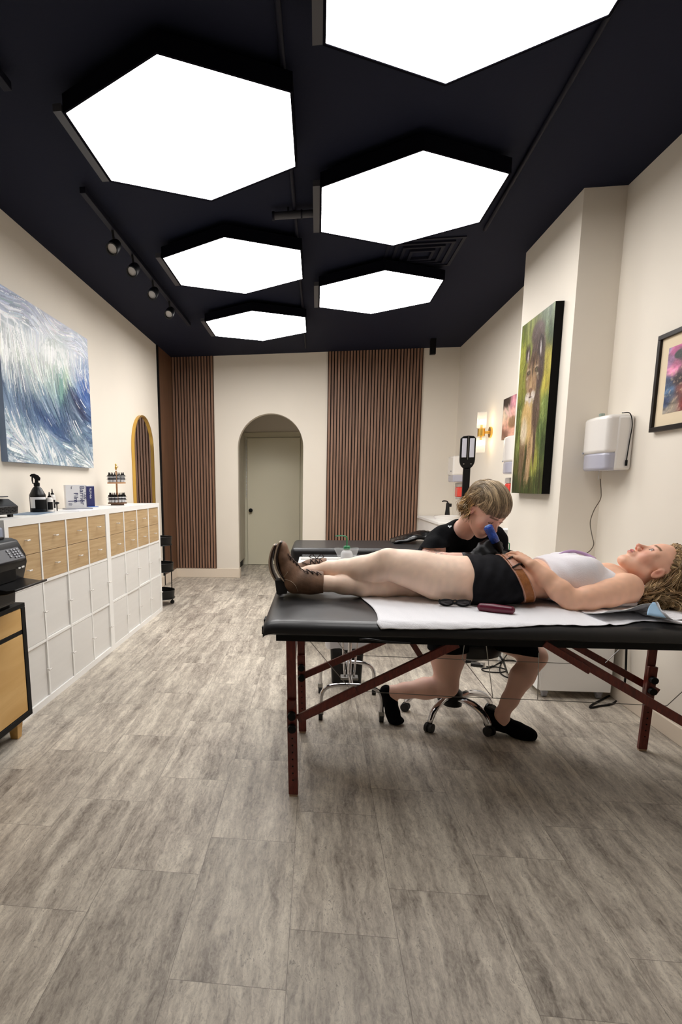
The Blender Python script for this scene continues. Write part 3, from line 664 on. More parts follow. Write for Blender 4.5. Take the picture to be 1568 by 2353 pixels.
def wave(s, t):
    wx = (fbm(s * 5, t * 5, 4, 3) - .5) * .10; wy = (fbm(s * 5, t * 5, 4, 9) - .5) * .10; S_, T_ = s + wx, t + wy
    pts = [(0, .98, (140, 150, 182)), (.3, .97, (150, 158, 188)), (.6, .95, (172, 178, 198)), (.9, .98, (176, 184, 204)), (.1, .86, (158, 168, 182)), (.3, .84, (176, 186, 196)),
           (.45, .84, (226, 226, 230)), (.7, .82, (226, 229, 234)), (.92, .86, (214, 220, 230)), (.18, .74, (176, 188, 186)), (.55, .75, (138, 158, 138)), (.35, .66, (222, 224, 216)),
           (.1, .62, (226, 226, 216)), (.22, .60, (215, 218, 206)), (.72, .70, (205, 212, 214)), (.95, .68, (70, 106, 166)), (.85, .6, (72, 108, 168)), (.9, .5, (62, 88, 142)),
           (.62, .56, (104, 138, 146)), (.42, .5, (124, 150, 150)), (.2, .48, (104, 128, 150)), (.05, .45, (92, 116, 150)), (.3, .38, (58, 86, 126)), (.5, .35, (52, 80, 122)),
           (.72, .42, (58, 72, 104)), (.15, .36, (72, 100, 134)), (.6, .22, (46, 76, 118)), (.75, .3, (140, 158, 166)), (.9, .33, (62, 92, 136)), (.05, .22, (190, 206, 216)),
           (.2, .17, (168, 188, 204)), (.4, .10, (176, 196, 210)), (.1, .06, (204, 214, 222)), (.6, .08, (190, 206, 212)), (.8, .12, (120, 142, 150)), (.95, .06, (204, 214, 218)), (.95, .2, (88, 114, 142))]
    c = rbf(S_, T_, pts, 6)
    r = np.hypot(S_ - 1.15, (T_ - .82) * 1.1); th = np.arctan2(T_ - .82, S_ - 1.15)
    body = np.clip((T_ - (.33 - .30 * s)) * 8, 0, 1) * np.clip((.80 - T_) * 8, 0, 1)
    n1 = fbm(r * 42 + 3, th * 5, 4, 20); n2 = fbm(r * 95, th * 9, 3, 31)
    k = ((n1 - .5) * 150 + (n2 - .5) * 90) * body; c = c + k[..., None] * np.array((1.0, .95, .85))
    foam = (1 - body); q = fbm(s * 9 + t * 11, t * 16 - s * 9, 4, 44); q2 = fbm(S_ * 22 - T_ * 10, T_ * 34 + S_ * 18, 3, 50)
    low = np.clip((.36 - .30 * s - t) * 9, 0, 1) + np.clip((.20 - t) * 8, 0, 1) * (s > .3); low = np.clip(low, 0, 1)
    v = np.abs(q - .5) * 2; c = blend(c, low * np.clip((.10 - v) * 9, 0, 1), (84, 112, 136)); c = blend(c, low * np.clip((q2 - .58) * 7, 0, 1), (240, 244, 246)); c = blend(c, low * np.clip((.36 - q2) * 6, 0, 1) * .6, (92, 122, 146))
    top = np.clip((T_ - .66) * 7, 0, 1); c = blend(c, top * np.clip((fbm(s * 8 + t * 6, t * 38, 4, 60) - .60) * 8, 0, 1) * .8, (240, 240, 242)); c = c + (top * (q2 - .5) * 46)[..., None]
    def flow(a, b):
        if b < .36 - .30 * a or (b < .20): return -.62 + .5 * math.sin(a * 9 + b * 14)
        if b > .84: return -.12 + .3 * math.sin(a * 11)
        return math.atan2(b - .82, a - 1.15) + PI / 2 + .25 * math.sin(a * 13 + b * 7)
    def white(a, b):
        if b < .34 - .30 * a: return .16 + .3 * (math.sin(a * 23 + b * 31) > .3)
        if b < .13: return .30
        if b > .88: return .05 + .15 * (.1 < a < .45)
        if b > .60 + .10 * a and b < .84: return .20 + .25 * (math.sin(a * 15) > .0)
        return .02 + .10 * (a > .62 and b < .34) + .10 * (a < .4 and b > .50)
    c = blend(c, ell(s, t, .60, .60, .055, .20, .5, -.15) * .7, (120, 168, 160)); c = blend(c, ell(s, t, .66, .66, .035, .16, .5, -.2) * .6, (186, 206, 170))
    c = blend(c, ell(s, t, .80, .47, .05, .22, .5, .75) * .75, (40, 52, 84)); c = blend(c, ell(s, t, .90, .62, .12, .14, .5) * .5, (58, 98, 170)); c = blend(c, ell(s, t, .40, .30, .30, .06, .6, -.5) * .6, (40, 70, 118))
    c = strokes(c, flow, 3800, 26, 15, 2, 5, white)
    edge = ell(s, t, .55, .76, .45, .10, .6) * np.clip((fbm(s * 26, t * 20, 4, 70) - .46) * 7, 0, 1); c = blend(c, edge * .6, (238, 240, 240))
    return c
t = empty('wave_painting', 'large unframed seascape painting of a breaking blue wave', 'painting', (LX, 4.2, 1.98))
PY0, PY1, PZ0, PZ1 = 3.472, 4.885, 1.450, 2.52
canvas_mesh('painted_face', wave, (-1.9445, PY0, PZ0), (0, PY1 - PY0, 0), (0, 0, PZ1 - PZ0), 320, 250, t, M['oil'])
M['cside'] = mat('canvas_side_blue', (112, 130, 158), .6, var=.1, vscale=8)
MB().box(LX + .001, -1.945, PY0, PY1, PZ0, PZ1).build('canvas', M['cside'], t, bevel=.001)
# ================================================================== RIGHT SIDE
def cougar(s, t):
    g = fbm(s * 7 + t * 4, t * 4.5, 4, 5)
    pts = [(0, .95, (120, 142, 50)), (.3, .97, (150, 168, 96)), (.8, .97, (120, 146, 118)), (.95, .85, (92, 118, 84)), (.08, .8, (158, 172, 72)), (.1, .62, (150, 160, 72)), (.9, .72, (206, 204, 92)), (.92, .6, (200, 198, 84)),
           (.08, .45, (84, 104, 44)), (.92, .48, (112, 140, 70)), (.1, .3, (104, 118, 54)), (.85, .35, (86, 116, 58)), (.9, .25, (66, 92, 46)), (.7, .2, (176, 186, 84)), (.15, .15, (92, 100, 46)), (.5, .04, (52, 62, 26)), (.9, .06, (58, 70, 30)), (.1, .03, (44, 54, 22))]
    c = rbf(s, t, pts, 3, 1.6); st = fbm(s * 26 + (t * 3), t * 7 - s * 6, 4, 8); c = c * (.52 + .66 * st)[..., None] * np.array((1.0, .93, .9))
    blade = np.clip((fbm(s * 40 + 8 * t, t * 6 + s * 5, 3, 12) - .62) * 9, 0, 1); c = blend(c, blade * (t < .5) * .55, (168, 182, 104))
    fur = fbm(s * 60, t * 34, 3, 21) - .5
    def P(m, col, f=40):
        nonlocal c
        k = np.array(col, float) + (fur * f)[..., None]; mm = np.clip(m, 0, 1)[..., None]; c = c * (1 - mm) + k * mm
    P(ell(s, t, .29, .30, .11, .22, .3), (128, 102, 74)); P(ell(s, t, .27, .15, .08, .15, .3), (104, 84, 60))
    P(ell(s, t, .58, .34, .14, .16, .3, .1), (188, 158, 118)); P(ell(s, t, .50, .20, .10, .17, .3, .12), (172, 142, 104)); P(ell(s, t, .45, .10, .07, .08, .4), (150, 124, 92)); P(ell(s, t, .66, .28, .05, .16, .5, .1), (74, 58, 46))
    P(ell(s, t, .42, .20, .035, .13, .5), (60, 58, 30)); P(ell(s, t, .40, .43, .27, .15, .3), (196, 164, 108)); P(ell(s, t, .30, .37, .14, .10, .5), (206, 190, 160)); P(ell(s, t, .64, .48, .15, .17, .4), (92, 74, 60))
    P(ell(s, t, .55, .90, .23, .075, .3), (96, 80, 74), 24); P(ell(s, t, .60, .80, .24, .12, .3), (84, 68, 62), 24); P(ell(s, t, .68, .70, .15, .16, .4), (72, 58, 52), 24)
    P(ell(s, t, .27, .815, .085, .06, .3, -.2), (62, 48, 44)); P(ell(s, t, .285, .80, .040, .045, .5, -.2), (176, 166, 160), 20)
    P(ell(s, t, .67, .825, .080, .075, .3, .25), (60, 48, 44)); P(ell(s, t, .665, .81, .035, .058, .5, .25), (182, 172, 170), 20)
    P(ell(s, t, .45, .69, .25, .125, .3), (134, 108, 82)); P(ell(s, t, .45, .62, .19, .09, .4), (150, 122, 92)); P(ell(s, t, .46, .77, .15, .04, .6), (84, 64, 50)); P(ell(s, t, .66, .66, .08, .10, .6), (78, 62, 56))
    P(ell(s, t, .46, .72, .022, .085, .5), (66, 50, 40)); P(ell(s, t, .36, .745, .020, .05, .5, -.3), (78, 60, 46)); P(ell(s, t, .57, .745, .020, .05, .5, .3), (70, 54, 44)); P(ell(s, t, .43, .635, .055, .06, .5), (172, 142, 106))
    for a in (.33, .575):
        P(ell(s, t, a, .712, .065, .020, .5), (176, 156, 130), 16); P(ell(s, t, a, .700, .062, .016, .4), (36, 28, 24), 8); P(ell(s, t, a, .699, .030, .0075, .5), (140, 130, 84), 4); P(ell(s, t, a, .699, .011, .007, .5), (18, 16, 14), 4); P(ell(s, t, a + (.04 if a > .5 else -.04), .672, .045, .012, .6), (188, 170, 146), 12)
    P(ell(s, t, .34, .565, .095, .030, .4), (214, 204, 192), 14); P(ell(s, t, .52, .565, .085, .030, .4), (200, 190, 180), 14); P(ell(s, t, .43, .538, .070, .020, .5), (206, 196, 184), 14)
    P(ell(s, t, .43, .597, .060, .013, .4), (92, 58, 50), 8); P(ell(s, t, .43, .575, .012, .02, .5), (60, 40, 36), 8); P(ell(s, t, .43, .556, .075, .0045, .5), (54, 40, 34), 8)
    for k in range(7): P(ell(s, t, .60 - .02 * k, .40 - .03 * k, .08, .005, .6, .5) * .7, (92, 68, 50), 6)
    def flow(a, b):
        if .18 < a < .8 and .1 < b < .95: return -PI / 2 + (a - .45) * 1.0 + .2 * math.sin(b * 30)
        return PI / 2 + .5 * math.sin(a * 9 + b * 5) - .2
    c = strokes(c, flow, 4200, 11, 17, 1, 9)
    gr = np.clip((fbm(s * 34 + 6 * t, t * 10, 3, 33) - .50) * 7, 0, 1) * np.clip((.14 - t) * 12, 0, 1); c = blend(c, gr, (58, 72, 30))
    return c
t = empty('cougar_painting', 'tall canvas painting of a walking cougar in green grass', 'painting', (1.556, 4.39, 1.83))
M['cblack'] = mat('canvas_side_black', (12, 11, 9), .7, spec=.1)
CY0, CY1, CZ0, CZ1 = 4.090, 4.690, 1.213, 2.432
MB().box(1.502, 1.555, CY0, CY1, CZ0, CZ1).build('canvas', M['cblack'], t, bevel=.001)
canvas_mesh('painted_face', cougar, (1.5012, CY1, CZ0), (0, CY0 - CY1, 0), (0, 0, CZ1 - CZ0), 150, 330, t, M['oil'])
def lotus(s, t):
    c = rbf(s, t, [(0, 1, (48, 40, 36)), (.2, .9, (60, 50, 44)), (.5, .85, (214, 150, 160)), (.8, .9, (150, 40, 84)), (.15, .65, (206, 184, 160)), (.5, .6, (228, 170, 160)), (.85, .65, (176, 50, 96)), (.5, .4, (160, 120, 84)), (.2, .35, (216, 160, 140)), (.85, .35, (222, 156, 140)), (.5, .1, (226, 170, 150)), (.1, .1, (120, 84, 70)), (.9, .1, (204, 140, 124))], 4)
    v = fbm(s * 14, t * 14, 4, 5); c = c * (.75 + .5 * v)[..., None]; k = ell(s, t, .52, .38, .26, .16, .3); c = blend(c, k * (.5 + fbm(s * 40, t * 40, 2, 7) * .5), (120, 84, 56))
    for a, r in ((.35, .5), (.62, -.25), (.2, .8), (.8, -.6)): c = blend(c, ell(s, t, a, .66, .05, .26, .5, r) * .7, (238, 196, 190))
    return c
t = empty('flower_painting', 'small canvas of a pink water lily partly behind the cougar painting', 'painting', (RX, 5.7, 1.9))
MB().box(1.772, RX - .001, 5.35, 5.93, 1.70, 2.08).build('canvas', M['cblack'], t, bevel=.001)
canvas_mesh('painted_face', lotus, (1.7712, 5.93, 1.70), (0, -.58, 0), (0, 0, .38), 90, 70, t, M['oil'])
def abstract(s, t):
    c = rbf(s, t, [(0, 1, (150, 140, 168)), (.1, .95, (190, 90, 140)), (.3, 1, (206, 84, 146)), (.6, .95, (214, 110, 160)), (.05, .8, (170, 130, 170)), (.15, .72, (214, 120, 160)), (.1, .62, (222, 140, 170)), (.05, .5, (70, 90, 126)), (.08, .35, (74, 100, 130)), (.05, .15, (44, 60, 96)),
                   (.22, .5, (52, 40, 46)), (.3, .35, (104, 60, 56)), (.45, .5, (150, 118, 104)), (.5, .3, (130, 60, 54)), (.4, .12, (112, 40, 40)), (.65, .15, (150, 56, 40)), (.8, .4, (160, 130, 96)), (.9, .7, (190, 120, 130)), (.25, .85, (54, 58, 56)), (.42, .78, (190, 100, 120)), (.5, .7, (70, 50, 50)), (.14, .1, (160, 146, 128)), (.02, .03, (180, 170, 156))], 4)
    q = fbm(s * 9 + fbm(s * 4, t * 4, 3, 2) * 3, t * 14, 4, 15); c = c * (.55 + .9 * q)[..., None]
    c = blend(c, np.clip((fbm(s * 30 - t * 12, t * 22, 3, 18) - .62) * 8, 0, 1) * .5 * (t < .7), (216, 190, 160)); c = blend(c, ell(s, t, .19, .86, .09, .07, .3), (52, 60, 58)); c = blend(c, ell(s, t, .42, .66, .07, .10, .4), (196, 180, 150)); return c
t = empty('framed_picture', 'dark framed and matted magenta and brown figure painting', 'picture', (RX, 3.08, 1.79))
FY0, FY1, FZ0, FZ1 = 2.76, 3.40, 1.548, 2.04
f = MB(); fw = .024
f.box(1.772, RX - .001, FY0, FY1, FZ0, FZ0 + fw).box(1.772, RX - .001, FY0, FY1, FZ1 - fw, FZ1).box(1.772, RX - .001, FY0, FY0 + fw, FZ0 + fw, FZ1 - fw).box(1.772, RX - .001, FY1 - fw, FY1, FZ0 + fw, FZ1 - fw)
f.build('frame', mat('frame_dark_brown', (26, 17, 13), .4, spec=.25), t, bevel=.002)
MB().box(1.786, RX - .002, FY0 + fw, FY1 - fw, FZ0 + fw, FZ1 - fw).build('mat_board', mat('mat_cream', (226, 208, 178), .8), t)
canvas_mesh('artwork', abstract, (1.7852, FY1 - .087, FZ0 + .085), (0, -(FY1 - FY0 - .17), 0), (0, 0, FZ1 - FZ0 - .165), 110, 90, t, M['oil'])
# ---- paper towel dispensers
M['smoke'] = mat('smoked_plastic', (178, 178, 192), .18, coat=.3)
def dispenser(y0, y1, z0, z1, label, cord=False, xw=RX):
    yc, zc = (y0 + y1) / 2, (z0 + z1) / 2; t = empty('towel_dispenser', label, 'towel dispenser', (xw, yc, z0))
    def shell(xf, ya, yb, za, zb, zr):
        # rounded front: profile in y-x
        out = [(xw, ya), (xf + .04, ya)] + [(xf + .04 - .04 * math.sin(a), ya + .03 - .03 * math.cos(a)) for a in [PI / 2 * i / 6 for i in range(1, 7)]]
        m_ = [(xf - .012 * math.sin(PI * i / 8), ya + .03 + (yb - ya - .06) * i / 8) for i in range(1, 8)]
        out += m_ + [(xf + .04 - .04 * math.cos(a), yb - .03 + .03 * math.sin(a)) for a in [PI / 2 * i / 6 for i in range(0, 6)]] + [(xf + .04, yb), (xw, yb)]
        return out
    D_ = xw - .145
    MB().prism(shell(D_, y0, y1, 0, 0, 0), (z1 - z0) * .69, Matrix.Translation((0, 0, z0 + (z1 - z0) * .31))).build('cover', M['whiteplastic'], t, bevel=.022, seg=5)
    MB().prism(shell(D_ + .006, y0 + .003, y1 - .003, 0, 0, 0), (z1 - z0) * .34, Matrix.Translation((0, 0, z0))).build('window', M['smoke'], t, bevel=.018, seg=4)
    MB().box(xw - .09, xw - .001, y0 - .004, y1 + .004, z0 + .002, z1 - .012).build('back_housing', M['whiteplastic'], t, bevel=.012, seg=3)
    MB().cyl((D_ + .0, y1 - .03, z0 + (z1 - z0) * .35), (D_ - .006, y1 - .03, z0 + (z1 - z0) * .35), .006, n=12).build('lock', M['grey'], t)
    return t
t = dispenser(3.60, 3.905, 1.355, 1.672, 'large white towel dispenser with dangling cord left of the framed picture')
pp = MB()
P = []
for i in range(9):
    a = -1 + 2 * i / 8; P.append([Vector((1.705 + .012 * a, 3.76 + .03 * a * (1 - j * .12), 1.357 - .013 * j - .006 * abs(a) * j)) for j in range(4)])
pp.grid(P).build('paper_tail', M['paper'], t, smooth=True, thick=.001)
cd = smoothpath([(1.735, 3.62, 1.679), (1.765, 3.592, 1.672), (1.781, 3.588, 1.61), (1.777, 3.590, 1.53), (1.772, 3.590, 1.45), (1.770, 3.590, 1.41)], 6)
tag(MB().tube(cd, .0026, 8).build('charger_cord', M['blackmatte'], smooth=True), 'short dark cord with plug over the side of the large dispenser', 'cord')
MB().cyl((1.770, 3.590, 1.412), (1.770, 3.590, 1.38), .0065, n=12).build('plug', M['blackmatte'], bpy.data.objects['charger_cord'], smooth=True)
cd = smoothpath([at(1380, 1100, x=1.72), at(1382, 1130, x=1.73), at(1380, 1148, x=1.735), at(1366, 1172, x=1.74), at(1357, 1200, x=1.74), at(1361, 1230, x=1.74), at(1365, 1250, x=1.74), at(1358, 1264, x=1.74), at(1346, 1275, x=1.74), at(1336, 1300, x=1.76), at(1332, 1380, x=1.78), at(1335, 1470, x=1.785)], 6)
tag(MB().tube(cd, .0028, 8).build('hanging_cord', M['cord'], smooth=True), 'thin brown cord hanging below the large dispenser down the wall', 'cord')
p = at(1385, 944, x=1.70); t = empty('glass_jar', 'tiny clear glass jar standing on top of the large dispenser', 'jar', (1.70, p.y, 1.672))
MB().lathe((1.70, p.y, 1.6725), [(.013, 0), (.016, .004), (.016, .020), (.014, .022)], 18).build('glass', mat('pale_glass', (150, 170, 160), .1, alpha=.6), t, smooth=True)
_a, _b = at(1157, 1005, x=1.655), at(1156, 1090, x=1.655)
dispenser(_a.y - .33, _a.y, _b.z, _a.z, 'white towel dispenser half hidden behind the cougar painting')
def soap(x0, x1, y0, y1, z1, label):
    t = empty('soap_bottle', label, 'soap dispenser', ((x0 + x1) / 2, (y0 + y1) / 2, z1 - .20))
    M.setdefault('redsoap', mat('red_soap', (226, 74, 62), .25)); M.setdefault('clearp', mat('clear_plastic', (196, 190, 184), .15, alpha=.75))
    MB().box(x0, x1, y0, y1, z1 - .05, z1).build('empty_top', M['clearp'], t, bevel=.006)
    MB().box(x0 + .001, x1 - .001, y0 + .001, y1 - .001, z1 - .17, z1 - .05).build('liquid', M['redsoap'], t, bevel=.010)
    MB().box(x0 + .01, x1 - .01, y0 + .01, y1 - .01, z1 - .20, z1 - .168).build('nozzle', M['clearp'], t, bevel=.006)
_c = at(1161, 1098, x=1.70)
soap(1.70, 1.785, _c.y - .11, _c.y, _c.z, 'red soap bottle under the half hidden towel dispenser')
# dispenser + red soap at back wall corner
t = empty('towel_dispenser', 'white towel dispenser in the back corner behind the lamp post', 'towel dispenser', (1.72, 7.4, 1.3))
MB().box(1.62, 1.79, 7.22, 7.50, 1.39, 1.62).build('cover', M['whiteplastic'], t, bevel=.02, seg=4)
MB().box(1.63, 1.79, 7.225, 7.495, 1.31, 1.40).build('window', M['smoke'], t, bevel=.015, seg=3)
MB().cyl((1.619, 7.30, 1.44), (1.612, 7.30, 1.44), .008, n=12).build('lock', M['grey'], t)
soap(1.70, 1.79, 7.28, 7.42, 1.30, 'red soap bottle in the back corner beside the lamp post')
# ---- wall sconce
t = empty('wall_sconce', 'gold wall sconce with two glowing ribbed glass tubes', 'wall lamp', (RX, 6.40, 1.82)); sx, sy = 1.70, 6.38
MB().cyl((RX, sy, 1.815), (RX - .018, sy, 1.815), .055, n=28).cyl((RX - .018, sy, 1.815), (sx, sy, 1.815), .014).build('wall_plate', M['gold'], t, smooth=True)
MB().lathe((sx, sy, 1.775), [(.030, 0), (.036, .002), (.036, .078), (.030, .08)], 24).build('gold_band', M['gold'], t, smooth=True)
for sg in (1, -1):
    g = MB(); n = 48; vs = []
    for h in (.05 * sg, .205 * sg):
        for i in range(n):
            a = 2 * PI * i / n; r = .044 + (.0014 if i % 2 else -.0014); vs.append((sx + r * math.cos(a), sy + r * math.sin(a), 1.815 + h))
    g.add(vs, [(i, (i + 1) % n, n + (i + 1) % n, n + i) for i in range(n)]).build('glass_shade', mat('ribbed_glass', (255, 252, 245), .12, alpha=.22), t, smooth=True)
    b = Vector((sx, sy, 1.815 + .105 * sg))
    MB().ball(b, .027, 16, 12).build('bulb', emis('bulb_glow', (255, 226, 180), 28.0), t, smooth='all')
    MB().cyl((sx, sy, 1.815 + .04 * sg), (sx, sy, 1.815 + .08 * sg), .012).build('bulb_socket', M['gold'], t, smooth=True)
# ---- black standing lamp with two led panels
ly = 4.30; a = at(1077, 1001, y=ly); xc = a.x; zt = a.z; px = 1308 / depth(a); hw = 17 / px
t = empty('led_lamp', 'black two panel LED work lamp on a post behind the artist', 'lamp', (xc, ly, 0))
zb = zt - 76 / px; zs = zt - 54 / px
prof = [(-hw, zs), (-hw, zt - .02), (-hw * .7, zt - .004), (0, zt), (hw * .7, zt - .004), (hw, zt - .02), (hw, zs)] + [(hw * math.cos(q), zs - (zs - zb) * math.sin(q)) for q in [PI * i / 12 for i in range(1, 12)]]
Ml = Matrix(((1, 0, 0, xc), (0, 0, 1, ly - .01), (0, 1, 0, 0), (0, 0, 0, 1)))
MB().prism(prof, .02, Ml).build('lamp_head', M['blackmetal'], t, bevel=.003)
for s_ in (-1, 1):
    x0 = xc + s_ * hw * .50; MB().box(x0 - hw * .30, x0 + hw * .30, ly - .0135, ly - .008, zs + .015, zt - .02).build('led_panel', mat('led_diffuser', (214, 214, 226), .4), t, bevel=.002)
MB().box(xc - .002, xc + .002, ly - .012, ly - .009, zs, zt - .005).build('gap', M['steel'], t)
MB().cyl((xc - .025, ly - .012, zs - .03), (xc - .025, ly - .009, zs - .03), .005).cyl((xc + .025, ly - .012, zs - .03), (xc + .025, ly - .009, zs - .03), .005).build('screw', M['steel'], t)
MB().bar((xc, ly, zb + .01), (xc + .0, ly, .05), .052 * .9, .02, up=(0, 1, 0)).build('pole', M['blackmetal'], t)
MB().lathe((xc, ly, 0), [(.16, 0), (.16, .02), (.03, .035), (.03, .05)], 28).build('base', M['blackmetal'], t, smooth=True)
# ---- sink counter in the back right corner with black faucet
t = empty('sink_counter', 'white wash counter against the wall in the back right corner', 'counter', (1.6, 7.0, 0))
MB().box(1.36, RX - .001, 6.55, BY - .02, .08, .84).build('cabinet_body', M['white'], t, bevel=.004)
MB().box(1.34, RX - .001, 6.53, BY - .02, .84, .872).build('countertop', M['white'], t, bevel=.004)
MB().lathe((1.56, 7.1, .872), [(.14, 0), (.16, .03), (.16, .04), (.14, .04), (.12, .01), (.002, .005)], 28, caps=False).build('basin', M['whiteplastic'], t, smooth=True)
fx, fy = at(1028, 1190, y=7.3).x, 7.3
t = empty('black_faucet', 'black tapered pump faucet on the back corner counter', 'faucet', (fx, fy, .872))
MB().lathe((fx, fy, .872), [(.036, 0), (.034, .01), (.024, .10), (.020, .17), (.016, .19)], 20).build('body', M['black'], t, smooth=True)
MB().tube(smoothpath([(fx, fy, 1.05), (fx - .01, fy - .01, 1.075), (fx - .05, fy - .03, 1.083), (fx - .075, fy - .04, 1.078)], 5), .008).build('spout', M['black'], t, smooth=True)
MB().box(fx + .005, fx + .045, fy - .015, fy + .015, 1.01, 1.05).build('lever', M['black'], t, bevel=.006)
# white folded papers holder seen right of the artist's chin
p = at(1152, 1228, x=1.62)
t = empty('paper_box', 'white open box of wipes on a shelf behind the blue machine', 'box', (1.62, p.y, p.z))
MB().box(1.55, 1.75, 5.00, 5.20, p.z - .07, p.z + .06).build('box', M['label_w'], t, bevel=.003)
MB().box(1.54, 1.78, 4.97, 5.23, p.z - .082, p.z - .071).build('tray', M['darkgrey'], t)
q = p.z - .082
tag(MB().box(1.50, 1.798, 4.93, 5.8, .30, q).build('side_cabinet', M['white'], bevel=.004), 'white side cabinet against the right wall under the wipes box', 'cabinet')
# ---- white rolling drawer unit
t = empty('drawer_unit', 'white rolling drawer unit on grey casters in the right corner', 'drawer unit', (1.55, 3.65, 0))
MB().box(1.35, 1.75, 3.47, 3.86, .05, .66).build('body', M['white'], t, bevel=.003)
for k in range(3): 
    d = MB().box(1.335, 1.35, 3.475, 3.855, .056 + k * .2, .25 + k * .2).build('drawer', M['white'], t, bevel=.002)
for x in (1.39, 1.70):
    for y in (3.51, 3.82):
        MB().cyl((x - .012, y, .021), (x + .012, y, .021), .021, n=18).box(x - .018, x + .018, y - .018, y + .018, .026, .052).build('caster', M['grey'], t, bevel=.003)
# green capped wash bottle on it
def wash_bottle(b, h, label, ang=PI, bag=False):
    t = empty('wash_bottle', label, 'bottle', b); b = Vector(b)
    MB().lathe(b, [(.002, 0), (.030, .001), (.032, .006), (.032, h * .55), (.026, h * .66), (.014, h * .72), (.013, h * .76)], 24).build('bottle', mat('milky_plastic', (232, 234, 236), .35, alpha=.9), t, smooth=True)
    MB().lathe(b, [(.017, h * .74), (.018, h * .76), (.018, h * .88), (.008, h * .90)], 20).build('cap', M['green'], t, smooth=True)
    dx, dy = math.cos(ang), math.sin(ang)
    MB().tube(smoothpath([b + Vector((0, 0, h * .88)), b + Vector((0, 0, h * 1.2)), b + Vector((dx * .006, dy * .006, h * 1.28)), b + Vector((dx * .03, dy * .03, h * 1.32)), b + Vector((dx * .062, dy * .062, h * 1.30))], 6), [.0035] * 25, 8).build('nozzle', M['green'], t, smooth=True)
    return t
p = at(1170, 1270, y=4.45); tp = p.z - .145
t = empty('side_table', 'small white side table before the pillar behind the gloved hand', 'table', (1.44, 4.45, 0))
MB().box(1.33, 1.55, 4.2, 4.75, tp - .03, tp - .001).build('table_top', M['white'], t, bevel=.003)
for x in (1.35, 1.53):
    for y in (4.22, 4.73): MB().box(x - .012, x + .012, y - .012, y + .012, 0, tp - .03).build('leg', M['white'], t)
wash_bottle((p.x, 4.45, tp), .17, 'wash bottle with green cap on the small side table behind the gloved hand', PI)

# ================================================================== instrument cart with bottle, bin
t = empty('instrument_cart', 'chrome instrument cart with white tray behind the massage table', 'cart', (.19, 3.22, 0))
tz = .848
MB().box(-.10, .47, 3.04, 3.42, tz - .012, tz - .004).box(-.10, .47, 3.04, 3.05, tz - .004, tz + .012).box(-.10, .47, 3.41, 3.42, tz - .004, tz + .012).box(-.10, -.09, 3.05, 3.41, tz - .004, tz + .012).box(.46, .47, 3.05, 3.41, tz - .004, tz + .012).build('tray', M['white'], t, bevel=.003)
MB().cyl((.20, 3.23, .18), (.20, 3.23, tz - .012), .012).cyl((.175, 3.23, .18), (.155, 3.23, .42), .006).cyl((.225, 3.23, .18), (.245, 3.23, .42), .006).build('column', M['chrome'], t, smooth=True)
MB().box(.15, .25, 3.20, 3.26, .17, .185).build('clamp', M['steel'], t, bevel=.003)
for y0 in (3.02, 3.44):
    pth = smoothpath([(.035, y0, .055), (.04, y0, .15), (.085, y0, .195), (.20, y0, .205), (.315, y0, .195), (.36, y0, .15), (.365, y0, .055)], 6)
    MB().tube(pth, .0115, 10).build('leg', M['chrome'], t, smooth=True)
    for x in (.035, .365):
        MB().cyl((x - .011, y0, .021), (x + .011, y0, .021), .021, n=18).build('caster', M['rubber'], t, smooth=True)
        MB().box(x - .015, x + .015, y0 - .012, y0 + .012, .030, .062).build('caster_fork', M['steel'], t, bevel=.003)
MB().cyl((.20, 3.02, .205), (.20, 3.44, .205), .011).build('crossbar', M['chrome'], t, smooth=True)
b = Vector((.165, 3.12, tz - .004)); wash_bottle(b, .128, 'wash bottle with green cap in a plastic bag on the instrument cart', PI - .1)
M['film'] = mat('clear_film', (236, 238, 240), .12, alpha=.22)
P = []
for i in range(25):
    a = 2 * PI * i / 24; P.append([b + Vector(((.036 + .030 * (j / 5) ** 1.6 * abs(math.cos(a)) + .004 * math.sin(a * 7 + j)) * math.cos(a), (.034 + .003 * math.sin(a * 5 + j)) * math.sin(a), .001 + .020 * j + .004 * math.sin(a * 3) * (j > 3))) for j in range(6)])
tag(MB().grid(P).build('plastic_bag', M['film'], smooth=True), 'clear plastic bag wrapped around the wash bottle on the cart', 'bag')
# bin
t = empty('waste_bin', 'black waste bin with white plastic liner behind the instrument cart', 'bin', (.21, 3.62, 0))
cbin = Vector((.205, 3.66, 0)); out = [(-.12, -.09), (.12, -.09), (.12, .09), (-.12, .09)]
vs = []
for z, k in ((.002, .78), (.28, .90)): vs += [(cbin.x + x * k, cbin.y + y * k, z) for x, y in out]
MB().add(vs, [(3, 2, 1, 0), (0, 1, 5, 4), (1, 2, 6, 5), (2, 3, 7, 6), (3, 0, 4, 7)]).build('bin_body', M['black'], t, bevel=.015, seg=3)
P = []
for i in range(41):
    a = 2 * PI * i / 40; ca, sa = math.cos(a), math.sin(a); k = .135 / max(abs(ca), abs(sa) * 1.3) ; k = min(k, .155)
    P.append([cbin + Vector((k * ca * s_ + .004 * math.sin(9 * a), k * .77 * sa * s_, z + .006 * math.sin(7 * a + z * 40))) for s_, z in ((.74, .25), (.84, .305), (.93, .325), (1.0, .31), (1.02, .275), (1.0, .245))])
MB().grid(P).build('liner', mat('white_liner', (226, 228, 236), .35, alpha=.85), t, smooth=True)

